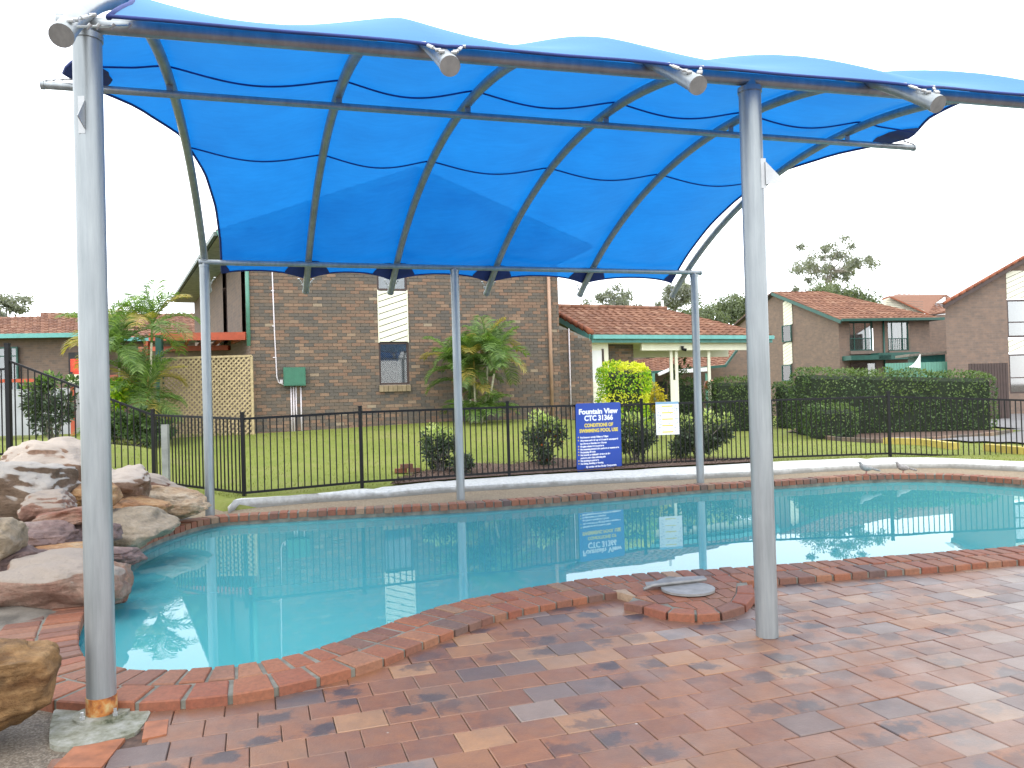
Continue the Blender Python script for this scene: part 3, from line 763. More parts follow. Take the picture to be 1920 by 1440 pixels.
# cloth surface
def fit_edge(pxs):
    out = []
    for (x, y) in pxs:
        z = 4.0
        for _ in range(30):
            q = at(x, y, z); 
            # find s,t
            ss = 3.0
            for __ in range(12):
                a = F0.lerp(B0, ss/LS); dr = (Fd.lerp(Bd, ss/LS)).normalized()
                nv = V((-dr.y, dr.x, 0)); ss += (p2(q)-a).dot(nv)
                ss = max(-.5, min(LS+.5, ss))
            tt = (p2(q)-F0.lerp(B0, ss/LS)).dot(dr)
            z += .5*(zrib(ss)+.05-z)
        out.append((ss, tt))
    return out
E1 = fit_edge([(240, 70), (215, 93), (190, 115)]); E2 = fit_edge([(190, 187), (230, 205), (300, 255), (343, 300), (375, 370), (395, 410), (405, 440), (410, 505)])
edge_tab = [(-.42, .16), (0, .20), (.6, .13), (1.3, -.04), (2.1, -.25), (2.8, -.52), (3.25, -.80), (3.41, -.86), (3.6, -.78), (4.1, -.38), (4.7, -.06), (5.4, .14), (6.0, .21), (6.6, .22), (7.2, .20)]
print('EDGEFIT', [(round(a, 2), round(b, 2)) for a, b in E1+E2])
def tL(s):
    for (a, b), (c, d) in zip(edge_tab, edge_tab[1:]):
        if a <= s <= c:
            f = (s-a)/(c-a); return b+(d-b)*f
    return edge_tab[0][1] if s < 0 else edge_tab[-1][1]
def zc(t_, s):
    z = zrib(s)+.066
    x = bay(t_, s)
    if t_ < 0 or t_ > TT:
        e = -t_ if t_ < 0 else t_-TT
        return z-.04*S(e/.9)-.028*S(e/.3)
    A = .038+.077*S(min(s+.3, LS+.4-s)/.9)
    return z-A*(sin(pi*x)**1.2 if 0 < x < 1 else 0)
def cloth_pt(a, b):      # a in 0..1 across, b in 0..1 front to back
    s = -.42+(LS+.84)*b
    t0 = tL(s); t1 = TT-tL(s); t_ = t0+(t1-t0)*a
    x = bay(t_, s)
    f0 = max(0, 1-(s+.42)/1.2); f1 = max(0, 1-(LS+.42-s)/1.2)
    if 0 < t_ < TT: s += (.17*f0*f0-.17*f1*f1)*4*x*(1-x)
    p = P2(t_, s); return V((p.x, p.y, zc(t_, s)))
NA, NB = 230, 80
mb = MB()
for j in range(NB+1):
    for i in range(NA+1): mb.v.append(tuple(cloth_pt(i/NA, j/NB)))
for j in range(NB):
    for i in range(NA):
        a = j*(NA+1)+i; mb.f.append([a, a+1, a+NA+2, a+NA+1]); mb.uv.append(None)
canopy = mb.build('canopy', M['cloth'], sh, True)
def cpath(pts, r, name, mat, par): 
    mb = MB(); mb.tube(pts, r, 6); mb.build(name, mat, par, True)
cpath([cloth_pt(0, j/60)+V((0, 0, -.004)) for j in range(61)], .014, 'hem', M['navy'], canopy)
cpath([cloth_pt(1, j/60)+V((0, 0, -.004)) for j in range(61)], .016, 'hem', M['navy'], canopy)
cpath([cloth_pt(i/160, 0) for i in range(161)], .009, 'hem', M['navy'], canopy)
cpath([cloth_pt(i/160, 1) for i in range(161)], .014, 'hem', M['navy'], canopy)
for b_ in (.475, .700):
    cpath([cloth_pt(i/200, b_)+V((0, 0, -.012)) for i in range(201)], .0085, 'seam', M['seam'], canopy)
# navy corner patches: at the back stubs and the middle purlin ends
def surf(t_, s): p = P2(t_, s); return V((p.x, p.y, zc(t_, s)-.014))
for k in range(6):
    mb = MB(); t0 = tk(k, LS+.3); vs = []; nn = 8
    lo = max(t0-.30, tL(LS+.2)); hi = min(t0+.30, TT-tL(LS+.2))
    for i in range(nn+1):
        tt = lo+(hi-lo)*i/nn; x = bay(tt, LS+.4); send = LS+.42-.17*4*x*(1-x)
        e = min(1, abs(tt-t0)/.31); dep = .26*(1-e**3)+.02
        for j in range(4): vs.append(surf(tt, send-dep*j/3))
    mb.add(vs, [(i*4+j, i*4+j+1, (i+1)*4+j+1, (i+1)*4+j) for i in range(nn) for j in range(3)]); mb.build('corner_patch', M['navy'], canopy, True)
for sd_ in (0, 1):
    mb = MB(); vs = []; nn = 8; c = LS/2
    for i in range(nn+1):
        s = c-.34+.68*i/nn; e = abs(s-c)/.34; te = tL(s) if True else 0; dep = .36*(1-e**2)+.005
        for j in range(4):
            tt = te+dep*j/3; tt = tt if sd_ == 0 else TT-tt
            vs.append(surf(tt, s))
    mb.add(vs, [(i*4+j, i*4+j+1, (i+1)*4+j+1, (i+1)*4+j) for i in range(nn) for j in range(3)]); mb.build('corner_patch', M['navy'], canopy, True)
    e0 = -.80 if sd_ == 0 else TT+.80; e1 = -.99 if sd_ == 0 else TT+.92
    a = V((*P2(e0, c)[:2], ZM+.07)); b = V((*P2(e1, c)[:2], ZM+.045)); mb = MB(); mb.tube([a, b], .006, 6)
    for w_ in (a, a.lerp(b, .35), a.lerp(b, .7), b): mb.tube([w_-V((.0, .015, .010)), w_+V((0, .015, .010))], .009, 8)
    mb.build('turnbuckle', M['shackle'], sh)
# front left corner: two buckles to the stub
a = V((*P2(.02, -.44)[:2], zrib(-.44)+.02)); b = V((*P2(.22, -.20)[:2], zrib(-.2)-.02)); mb = MB(); mb.tube([a, b], .006, 6)
for f in (0, .3, .45, .7, 1):
    w_ = a.lerp(b, f); mb.tube([w_-V((.010, 0, .010)), w_+V((.010, 0, .010))], .009, 8)
mb.build('turnbuckle', M['shackle'], sh)

# concrete footing of the front left post
mb = MB(); mb.prism([V((p.x, p.y, -.045)) for p in catmull(padpoly, True, 3)], V((0, 0, .050)))
tag(autosmooth(mb.build('footing_pad', M['pad'])), 'mossy concrete pad under the rusted foot of the front left post', 'concrete pad')
# orange cut tiles beside the pad
for k, (q, c) in enumerate((([(100, 1440), (140, 1400), (235, 1385), (190, 1440)], 0), ([(272, 1355), (316, 1350), (312, 1378), (266, 1388)], 0))):
    mb = MB(); pts = [p2(at(x, y, 0)) for x, y in q][::-1]
    if (pts[1]-pts[0]).cross(pts[2]-pts[0]).z < 0: pts = pts[::-1]
    mb.prism([V((p.x, p.y, -.03)) for p in pts], V((0, 0, .034)))
    tag(mb.build('patch_tile', simple('orange_cut_tile', (.27, .095, .04), .6, 0, .3, 12)), ('long orange cut tile sloping below the concrete pad', 'small orange cut tile at the right edge of the concrete pad')[k], 'tile')

# ------------------------------------------------------------------ kerb
kd = resample(KF, .1, False); ktd = resample(KT, .1, False); nk = min(len(kd), len(ktd))
kf = [samp(kd, i/140) for i in range(141)]; kt = [samp(ktd, i/140) for i in range(141)]
kerb = thing('garden_kerb', 'whitewashed concrete kerb curving along the far side of the pool', 'kerb', (0, 12, 0))
segs = [(0, 16), (16, 76), (76, 141)]
for a, b in segs:
    mb = MB(); prof = []
    for i in range(a, b if b == 141 else b+1):
        f = kf[i]; g = kt[i]; wv = .010*noise.noise(V((i*.25, 0, 3)))+.006*noise.noise(V((i*.9, 0, 1)))
        k_ = min(1, (i+2)/4); shr = 0.02 if i in (a, b) else 0
        dd = (g-f); 
        prof.append([(f.x, f.y, -.03), (f.x, f.y, .02), (f.x+dd.x*.02, f.y+dd.y*.02, (.085+wv-shr)*k_), (f.x+dd.x*.15, f.y+dd.y*.15, (.112+wv-shr)*k_), (f.x+dd.x*.6, f.y+dd.y*.6, (.13+wv-shr)*k_), (g.x, g.y, (.135+wv-shr)*k_), (g.x+dd.x*.1, g.y+dd.y*.1, -.03)])
    np_ = 7; vs = [q for p in prof for q in p]; fs = [(i*np_+k, (i+1)*np_+k, (i+1)*np_+k+1, i*np_+k+1) for i in range(len(prof)-1) for k in range(np_-1)]
    fs += [tuple(range(np_)), tuple(range((len(prof)-1)*np_, len(prof)*np_))[::-1]]
    mb.add(vs, fs); autosmooth(mb.build('kerb_section', M['whitewash'], kerb), 50)

# ------------------------------------------------------------------ pool fence
fence = thing('pool_fence', 'black metal picket pool fence along the far side of the pool', 'fence', (0, 13, .1))
def fp(px, yb_, yt, h_): d = h_*FPX/(yb_-yt); p = atY(px, yb_, d); return p
fpost = [fp(18, 858, 648, 1.8), V((-5.95, 13.05, .16)), fp(458, 932, 778, 1.2), fp(679, 911, 766, 1.2), fp(955, 892, 757, 1.2), fp(1206, 875, 752, 1.2), fp(1432, 864, 745, 1.2), fp(1669, 856, 738, 1.2), atY(1990, 868, 14.6)]
hts = [1.80, 1.22, 1.2, 1.2, 1.2, 1.2, 1.2, 1.2, 1.2]
pk = MB(); pk.box((0, 0, .5), (.008, .008, .5)); PKM = pk.mesh('picket'); PKM.materials.append(M['black'])
extra = fpost[0]+V((-2.4, -.5, 0))
allp = [extra]+fpost; allh = [1.5]+hts
for i, (p, h_) in enumerate(zip(allp, allh)):
    if i == 7: continue           # no post behind the big steel post
    mb = MB(); w_ = .025 if i > 1 else .033; mb.box((p.x, p.y, p.z+h_/2-.1), (w_, w_, h_/2+.12)); mb.box((p.x, p.y, p.z+h_+.03), (w_+.004, w_+.004, .012)); mb.build('post', M['black'], fence)
npk = 0
for i in range(len(allp)-1):
    a, b = allp[i], allp[i+1]; ha, hb = allh[i], allh[i+1]
    if i == 0: ha = 1.5; hb = 1.5
    if i == 1: ha = 1.62
    za0, zb0 = a.z+.06, b.z+.06; za1, zb1 = a.z+ha-.06, b.z+hb-.06
    if i == 0: za1, zb1 = a.z+1.45, b.z+1.42
    for z0, z1 in ((za0, zb0), (za1, zb1)):
        mb = MB(); mb.bar((a.x, a.y, z0), (b.x, b.y, z1), .025, .035); mb.build('rail', M['black'], fence)
    L = (p2(b)-p2(a)).length; n = round(L/(.094 if i > 2 else .098)); ang = atan2(b.y-a.y, b.x-a.x)
    for k in range(1, n):
        f = k/n; q = a.lerp(b, f); z0 = za0+(zb0-za0)*f; z1 = za1+(zb1-za1)*f
        o = link('picket', PKM, fence, (q.x, q.y, z0), (0, 0, ang)); o.scale = (1, 1, z1-z0); npk += 1
print('PICKETS', npk)
p = atY(312, 905, 12.5); mb = MB(); mb.prism([V((p.x-.05, p.y-.04, p.z-.2)), V((p.x+.05, p.y-.04, p.z-.2)), V((p.x+.05, p.y+.04, p.z-.2)), V((p.x-.05, p.y+.04, p.z-.2))], V((0, 0, 1.12)))
tag(mb.build('stub_post', simple('pale_grey_timber', (.25, .26, .235), .8)), 'short pale grey stub post right behind the black picket fence', 'post')
# thin second black post left of the tall corner post
p = fpost[0]+V((-.13, .25, 0)); mb = MB(); mb.box((p.x, p.y, p.z+.75), (.02, .02, .80)); tag(mb.build('gate_post', M['black']), 'thin black gate post just left of the tall fence corner post', 'post')

# ------------------------------------------------------------------ signs
def text_mesh(txt, size, mat, ox, oy, align='LEFT', off=.0, ext=.0006, sx=1.0):
    cu = bpy.data.curves.new('lettering', 'FONT'); cu.body = txt; cu.size = size; cu.align_x = align; cu.offset = off; cu.extrude = ext; cu.resolution_u = 3
    ob = bpy.data.objects.new('tmp', cu); COL.objects.link(ob); dg = bpy.context.evaluated_depsgraph_get()
    me = bpy.data.meshes.new_from_object(ob.evaluated_get(dg)); COL.objects.unlink(ob); bpy.data.objects.remove(ob)
    for v_ in me.vertices: v_.co.x = v_.co.x*sx+ox; v_.co.y += oy
    me.materials.clear(); me.materials.append(mat); return me
fa, fb = fpost[4], fpost[5]; fdir = (p2(fb)-p2(fa)).normalized(); fnorm = V((fdir.y, -fdir.x, 0))
def sign_frame(tl, tr, bl, off=.05):
    P = fa+fnorm*off
    a = atline(*tl, P, fdir); b = atline(*tr, P, fdir); c = atline(*bl, P, fdir)
    w_ = (p2(b)-p2(a)).length; h_ = a.z-c.z
    mt = Matrix((fdir, V((0, 0, 1)), fnorm)).transposed().to_4x4(); mt.translation = V((a.x, a.y, c.z)); return mt, w_, h_
def put(me, mt, root, name='lettering', **kw):
    me.transform(mt); o = link(name, me, root); 
    for k, v_ in kw.items(): o[k] = v_
    return o
mt, sw, shh = sign_frame((1078, 757), (1162, 755), (1083, 886), .04)
mt = mt @ Matrix.Rotation(radians(1.0), 4, 'X')
sg = thing('pool_rules_sign', 'dark blue swimming pool rules sign leaning on the black fence', 'sign', mt.translation)
mb = MB(); r0 = .03; poly = [(r0, 0), (sw-r0, 0), (sw, r0), (sw, shh-r0), (sw-r0, shh), (r0, shh), (0, shh-r0), (0, r0)]
mb.prism([V((x, y, -.006)) for x, y in poly], V((0, 0, .008))); me = mb.mesh('board'); me.materials.append(M['sign_blue']); put(me, mt, sg, 'board')
U = shh/129.0
def line(txt, px_y, size, mat, align='CENTER', x=None, off=.004, target=None):
    me = text_mesh(txt, size, mat, 0, 0, align, off)
    xs_ = [v_.co.x for v_ in me.vertices]; wd = max(xs_)-min(xs_); k = (target/wd) if target else 1; x0 = min(xs_)
    for v_ in me.vertices:
        v_.co.x = (v_.co.x-x0)*k; v_.co.y += shh-px_y*U*.965; v_.co.z += .003
        v_.co.x += (sw-wd*k)/2 if x is None else x
    put(me, mt, sg)
line('Fountain View', 21, .125, M['ink_white'], target=sw*.87, off=.0055)
line('CTC 31366', 34, .125, M['ink_white'], target=sw*.64, off=.0055)
line('CONDITIONS OF', 46.5, .085, M['ink_yellow'], target=sw*.64)
line('SWIMMING POOL USE', 57, .085, M['ink_yellow'], target=sw*.86)
rules = [(68, 'Pool hours are strictly 7.00am to 7.00pm', .62, 1), (74.5, 'All persons under the age of 16 must be accompanied', .84, 1), (81, 'by a Parent or Guardian over 18 years', .58, 0), (87, 'No glass whatsoever in pool area', .52, 1), (93, 'No consuming alcohol in the pool area or common area', .86, 1), (99, 'No jumping off rocks', .33, 1), (105, 'No boards or inflatable devices in the', .66, 1), (111, 'pool area other than swimming aids', .55, 0), (117, 'No smoking in pool area', .40, 1), (123, 'No Diving, Bombing or Running', .50, 1)]
for y, tx, wd, bl_ in rules:
    y = 68+(y-68)*.93
    line(tx, y, .042, M['ink_white'], 'LEFT', sw*.085, .0022, sw*wd)
    if bl_:
        mb = MB(); cxp, cyp = sw*.045, shh-(y-2.2)*U*.965; mb.prism([V((cxp+.012*cos(a*pi/4), cyp+.012*sin(a*pi/4), .0021)) for a in range(8)], V((0, 0, .001)))
        me = mb.mesh('bullet'); me.materials.append(M['ink_yellow']); put(me, mt, sg, 'bullet')
line('By order of the Body Corporate', 126, .045, M['ink_white'], 'LEFT', sw*.2, .002, sw*.68)
mt2, sw2, sh2 = sign_frame((1229, 755), (1272, 755), (1229, 816), .04)
# second fence bay
fdir_b = (p2(fpost[6])-p2(fpost[5])).normalized(); fn_b = V((fdir_b.y, -fdir_b.x, 0)); Pb = fpost[5]+fn_b*.04
a = atline(1229, 754, Pb, fdir_b); b = atline(1272, 754, Pb, fdir_b); c = atline(1229, 816, Pb, fdir_b)
sw2 = (p2(b)-p2(a)).length; sh2 = a.z-c.z; mt2 = Matrix((fdir_b, V((0, 0, 1)), fn_b)).transposed().to_4x4(); mt2.translation = V((a.x, a.y, c.z))
sg2 = thing('resuscitation_chart', 'white resuscitation chart with yellow bars hung on the black fence', 'sign', mt2.translation)
def plate(x0, x1, y0, y1, z0, z1, name, mat, mt_, root):
    mb = MB(); mb.box(((x0+x1)/2, (y0+y1)/2, (z0+z1)/2), (abs(x1-x0)/2, abs(y1-y0)/2, abs(z1-z0)/2)); me = mb.mesh(name); me.materials.append(mat); return put(me, mt_, root, name)
plate(0, sw2, 0, sh2, -.004, .002, 'board', M['sign_white'], mt2, sg2)
plate(.0, sw2, sh2*.93, sh2, .0025, .0035, 'header_strip', M['ink_blue'], mt2, sg2)
rr = random.Random(4)
for k in range(5):
    yy = sh2*(.90-.195*k); plate(sw2*.26, sw2*.74, yy-.010, yy-.032, .0025, .0035, 'yellow_bar', M['ink_yellow'], mt2, sg2)
mb = MB()
for k in range(90):
    x = rr.choice([rr.uniform(.05, .22), rr.uniform(.78, .95), rr.uniform(.28, .72)])*sw2; y = rr.uniform(.04, .90)*sh2
    f = (.90-y/sh2) % .195
    if abs(x/sw2-.5) < .25 and f < .06: continue
    w_ = rr.uniform(.003, .012); mb.box((x, y, .003), (w_, .0042, .0005))
me = mb.mesh('small_print'); me.materials.append(M['ink_grey']); put(me, mt2, sg2, 'small_print', kind='stuff')

# ------------------------------------------------------------------ foliage helpers
def leaf(mb, p, d, n_, L, W, bend=.15):
    s = d.cross(n_)
    if s.length < 1e-4: s = V((1, 0, 0))
    s.normalize(); n_ = s.cross(d).normalized()
    a = p; b = p+d*(L*.5)+s*(W/2)+n_*(L*.03); c = p+d*L-n_*(L*bend); e = p+d*(L*.5)-s*(W/2)+n_*(L*.03)
    o = len(mb.v); mb.v += [tuple(a), tuple(b), tuple(c), tuple(e)]; mb.f.append([o, o+1, o+2, o+3]); mb.uv.append(None)
def rdir(rg):
    while True:
        v_ = V((rg.uniform(-1, 1), rg.uniform(-1, 1), rg.uniform(-1, 1)))
        if .05 < v_.length < 1: return v_.normalized()
def hedge(name, label, x0, x1, y0, y1, z0, z1, mat, dens=230, sz=.07, group=None, seed=1, mat2=None, rot=0, ztop=None, cat='hedge', rd=.12):
    """clipped hedge: a lumpy twiggy core under a thick shell of leaves"""
    rg = random.Random(seed); cx_, cy_ = (x0+x1)/2, (y0+y1)/2
    root = thing(name, label, cat, (cx_, cy_, z0), group)
    def zt(x): return z1 if ztop is None else z1+(ztop-z1)*(x-x0)/(x1-x0)
    ca, sa = cos(rot), sin(rot)
    def tr(p): q = p-V((cx_, cy_, 0)); return V((cx_+q.x*ca-q.y*sa, cy_+q.x*sa+q.y*ca, p.z))
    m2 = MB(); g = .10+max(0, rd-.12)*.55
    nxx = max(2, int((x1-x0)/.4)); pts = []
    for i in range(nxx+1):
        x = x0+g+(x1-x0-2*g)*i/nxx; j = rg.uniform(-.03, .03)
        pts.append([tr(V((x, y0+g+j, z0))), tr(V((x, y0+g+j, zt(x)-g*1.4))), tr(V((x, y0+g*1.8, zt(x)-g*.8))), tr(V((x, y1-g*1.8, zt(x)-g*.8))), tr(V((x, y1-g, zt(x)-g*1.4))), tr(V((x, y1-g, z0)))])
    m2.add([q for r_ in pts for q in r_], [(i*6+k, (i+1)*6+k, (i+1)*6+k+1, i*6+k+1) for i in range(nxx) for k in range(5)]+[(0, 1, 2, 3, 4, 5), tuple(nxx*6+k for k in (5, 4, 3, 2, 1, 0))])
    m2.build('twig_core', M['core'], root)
    mb = MB(); mb2 = MB()
    lx, ly, lz = x1-x0, y1-y0, z1-z0
    faces = [(lx*lz, 'f'), (lx*lz*.5, 'b'), (lx*ly, 't'), (ly*lz, 'l'), (ly*lz, 'r')]
    for ar, k in faces:
        for _ in range(int(ar*dens)):
            u_, v_ = rg.random(), rg.random()
            if k in 'fb': p = V((x0+lx*u_, y0 if k == 'f' else y1, z0+.03+(zt(x0+lx*u_)-z0-.03)*v_)); n_ = V((0, -1 if k == 'f' else 1, 0))
            elif k == 't': p = V((x0+lx*u_, y0+ly*v_, zt(x0+lx*u_))); n_ = V((0, 0, 1))
            else: xx = x0 if k == 'l' else x1; p = V((xx, y0+ly*u_, z0+(zt(xx)-z0)*v_)); n_ = V((-1 if k == 'l' else 1, 0, 0))
            # round the edges and make it lumpy
            e = noise.noise(V((p.x*1.7, p.y*1.7, p.z*2.2))+V((seed*3.1, 0, 0)))*.15+noise.noise(p*5)*.05
            q = V((min(max(p.x, x0+rd), x1-rd), min(max(p.y, y0+rd), y1-rd), min(max(p.z, z0+rd), zt(p.x)-rd)))
            dv = p-q; 
            if dv.length > rd: p = q+dv.normalized()*rd
            p = p+n_*(e-rg.random()**2*.10)
            hole = noise.noise(V((p.x*3.1, p.y*3.1, p.z*3.1+seed)))
            if hole > .42 and rg.random() < .8: continue
            d = (rdir(rg)+n_*.7+V((0, 0, .35))).normalized(); s_ = sz*rg.uniform(.6, 1.25)
            tgt = mb2 if (mat2 and (noise.noise(V((p.x*1.2, 5, p.z*2)))+.35*(p.z-z0)/(lz) > (.34) or (k == 't' and rg.random() < .35))) else mb
            leaf(tgt, tr(p), d, (n_+rdir(rg)*.7).normalized(), s_, s_*.55)
    mb.build('foliage', M[mat], root)
    if mb2.v: mb2.build('young_foliage', M[mat2], root)
    return root
def shrub(name, label, c, rx, rz, mat, n=2600, sz=.07, seed=1, group=None, mat2=None, open_=.5, flat=1.0, stems=6, cat='shrub', red=0):
    rg = random.Random(seed); base = V((c.x, c.y, H(c.x, c.y)))
    root = thing(name, label, cat, base, group)
    tw = MB(); mb = MB(); mb2 = MB(); mb3 = MB(); cl = []
    ncl = 26
    for i in range(ncl):
        d = rdir(rg); r_ = rg.uniform(.45, .95)
        cl.append((c+V((d.x*rx*r_, d.y*rx*r_*.8, d.z*rz*r_*flat)), rg.uniform(.16, .30)*min(rx, rz)*2*.6))
    for p, r_ in cl[:stems+8]:
        q0 = base+V((rg.uniform(-.06, .06), rg.uniform(-.06, .06), -.03)); md = q0.lerp(p, .5)+V((rg.uniform(-.05, .05), 0, .08)); tw.tube([q0, md, p], [.016, .011, .005], 5)
    tw.build('stems', M['bark'], root)
    for i in range(n):
        p, r_ = rg.choice(cl); d = rdir(rg); q = p+d*r_*(rg.random()**.5)
        if q.z < base.z+.04: continue
        top = (q.z-c.z)/rz
        hi = mat2 and (top > .35+rg.uniform(-.25, .35)) and rg.random() < .75
        s_ = sz*rg.uniform(.6, 1.3); tgt = mb2 if hi else (mb3 if red and rg.random() < red else mb)
        leaf(tgt, q, (d+V((0, 0, .5 if hi else .1))+rdir(rg)*.6).normalized(), rdir(rg), s_, s_*.45)
    mb.build('foliage', M[mat], root)
    if mb2.v: mb2.build('new_growth', M[mat2], root)
    if mb3.v: mb3.build('red_leaves', M['redleaf'], root)
    return root
def frond(base, az, elev, L, droop, mat, root, rg, nl=34, lw=.035, ll=.42, name='frond'):
    mb = MB(); pts = []; d = V((cos(az)*cos(elev), sin(az)*cos(elev), sin(elev))); p = V(base); e = elev
    nseg = 16
    for i in range(nseg+1):
        pts.append(p.copy()); e -= droop/nseg*(.4+1.2*i/nseg); d = V((cos(az)*cos(e), sin(az)*cos(e), sin(e))); p = p+d*(L/nseg)
    mb.tube(pts, [.014*(1-.85*i/nseg)+.002 for i in range(nseg+1)], 4)
    side = V((-sin(az), cos(az), 0))
    for k in range(nl):
        f = .18+.82*k/nl; x = f*nseg; i = min(nseg-1, int(x)); q = pts[i].lerp(pts[i+1], x-i); tn = (pts[i+1]-pts[i]).normalized(); up = side.cross(tn)*-1
        l_ = ll*(sin(pi*(.12+.83*f))**.6)*rg.uniform(.85, 1.1)
        for s_ in (-1, 1):
            dd = (side*s_*.8+tn*.65+up*rg.uniform(.05, .35)).normalized(); e1 = q+dd*l_*.55; e2 = e1+(dd+V((0, 0, -.60))).normalized()*l_*.45
            wv = tn*lw*.5; o = len(mb.v)
            mb.v += [tuple(q-wv*.5), tuple(q+wv*.5), tuple(e1+wv), tuple(e1-wv), tuple(e2)]; mb.f += [[o, o+1, o+2, o+3], [o+3, o+2, o+4]]; mb.uv += [None, None]
    return mb.build(name, M[mat], root)
def gum(name, label, base, crown_c, rx, rz, mat, n=2600, sz=.3, seed=1, ncl=34, group=None, clr=.14, cat='tree', flat=.8):
    rg = random.Random(seed); root = thing(name, label, cat, base, group)
    tk = MB(); mid = V(base).lerp(crown_c, .6)+V((rg.uniform(-.4, .4), 0, 0)); r0 = rx*.035+.06
    tk.tube([base, V(base).lerp(mid, .5)+V((.15, 0, 0)), mid, crown_c-V((0, 0, rz*.3))], [r0, r0*.8, r0*.6, r0*.35], 7)
    cl = []
    for i in range(ncl):
        d = rdir(rg); r_ = rg.uniform(.35, 1.0); p = crown_c+V((d.x*rx*r_, d.y*rx*r_*.8, d.z*rz*r_)); cl.append((p, rx*clr*rg.uniform(.6, 1.35)))
    forks = [mid.lerp(crown_c, f)+V((rg.uniform(-.3, .3)*rx*.4, rg.uniform(-.2, .2)*rx, rg.uniform(-.2, .3)*rz)) for f in (.1, .3, .5, .8, 1)]
    for fk in forks: tk.tube([mid, mid.lerp(fk, .5)+V((0, 0, -.1)), fk], [r0*.45, r0*.35, r0*.25], 5)
    for p, r_ in cl:
        fk = min(forks, key=lambda q: (q-p).length); m1 = fk.lerp(p, .5)+V((0, 0, -.05*rx)); tk.tube([fk, m1, p], [r0*.22, r0*.14, r0*.06], 4)
    tk.build('trunk', M['bark'], root, True)
    mb = MB()
    for i in range(n):
        p, r_ = rg.choice(cl); d = rdir(rg); q = p+V((d.x, d.y, d.z*flat))*r_*(rg.random()**.6); s_ = sz*rg.uniform(.5, 1.2)
        leaf(mb, q, (rdir(rg)+V((0, 0, -.3))).normalized(), rdir(rg), s_, s_*.5)
    mb.build('crown', M[mat], root); return root

# grass blades over the nearer lawn
rg = random.Random(5); mb = MB()
for _ in range(24000):
    x = rg.uniform(-11, 13); y = yb(x)+rg.random()**1.6*7.5+.5
    if abs(x/y) > .75: continue
    z = H(x, y); a = rg.uniform(0, pi); hgt = rg.uniform(.02, .05); w_ = .006
    o = len(mb.v); mb.v += [(x-w_*cos(a), y-w_*sin(a), z-.005), (x+w_*cos(a), y+w_*sin(a), z-.005), (x+rg.uniform(-.03, .03), y+rg.uniform(-.03, .03), z+hgt)]; mb.f.append([o, o+1, o+2]); mb.uv.append(None)
gb = mb.build('grass', M['blade']); gb['kind'] = 'stuff'; gb['label'] = 'short green lawn grass behind the black pool fence'; gb['category'] = 'grass'

# ------------------------------------------------------------------ mulch bed behind the fence
mbx = [(745, 897), (790, 886), (880, 874), (960, 873), (1040, 865), (1160, 868), (1280, 856), (1400, 857), (1432, 864)]
top_ = [at(x, y, .16) for x, y in mbx]
mb = MB(); bot = [V((p.x, yb(p.x)+.26, 0)) for p in top_]
for a, b in zip(top_, bot):
    for k in range(5):
        q = a.lerp(b, k/4); mb.v.append((q.x, q.y, H(q.x, q.y)+.035-.03*(k in (0,))+.01*R.random()))
for i in range(len(top_)-1):
    for k in range(4): mb.f.append([i*5+k, (i+1)*5+k, (i+1)*5+k+1, i*5+k+1]); mb.uv.append(None)
mb.build('garden_bed', M['mulch'], None, kind='structure')
mb = MB(); rg = random.Random(3)
for _ in range(5000):
    k = rg.random()*(len(top_)-1); i = int(k); a = top_[i].lerp(top_[i+1], k-i); b = bot[i].lerp(bot[i+1], k-i); q = a.lerp(b, rg.random()); z = H(q.x, q.y)+.045
    leaf(mb, V((q.x, q.y, z)), (rdir(rg)+V((0, 0, .1))).normalized(), V((0, 0, 1)), rg.uniform(.02, .05), .02)
o = mb.build('bark_mulch', leaf_mat('mulch_chip', (.06, .04, .03), (.13, .085, .06), (.24, .175, .135), 0, .9)); o['kind'] = 'stuff'; o['label'] = 'brown bark chips in the narrow bed behind the fence'; o['category'] = 'mulch'

# shrubs in the bed
def C_(px, py, Y): return atY(px, py, Y)
shrub('garden_shrub', 'pale tipped shrub behind the fence, left of the middle steel post', C_(822, 838, 13.9), .42, .44, 'shrub', 2300, .075, 21, 'pale tipped shrubs in the bed behind the fence', 'pale')
shrub('garden_shrub', 'pale tipped shrub with red leaves just left of the blue sign', C_(1017, 822, 14.6), .43, .50, 'shrub', 2600, .075, 22, 'pale tipped shrubs in the bed behind the fence', 'pale', red=.012)
shrub('garden_shrub', 'dark shrub between the blue sign and the white chart', C_(1188, 815, 15.3), .42, .52, 'shrub', 2200, .075, 23, 'pale tipped shrubs in the bed behind the fence', 'pale')
shrub('garden_shrub', 'widest pale tipped shrub behind the white chart and right steel post', C_(1310, 812, 15.7), .74, .54, 'shrub', 4800, .075, 24, 'pale tipped shrubs in the bed behind the fence', 'pale')
shrub('low_shrub', 'low sprawling dark shrub at the foot of the middle steel post', C_(868, 868, 13.7), .24, .18, 'shrub', 700, .07, 25)
# brick stack in the bed
p = at(752, 893, .12); st_ = thing('loose_bricks', 'few loose bricks at the left end of the mulch bed', 'bricks', (p.x, p.y, H(p.x, p.y)))
for k, (dx, dz, a) in enumerate(((0, 0, .2), (.23, 0, .1), (.1, .075, .35))):
    mb = MB(); mb.box((p.x+dx, p.y, H(p.x, p.y)+.05+dz), (.105, .05, .036), (V((cos(a), sin(a), 0)), V((-sin(a), cos(a), 0)), V((0, 0, 1)))); mb.build('brick', M['coping'], st_)

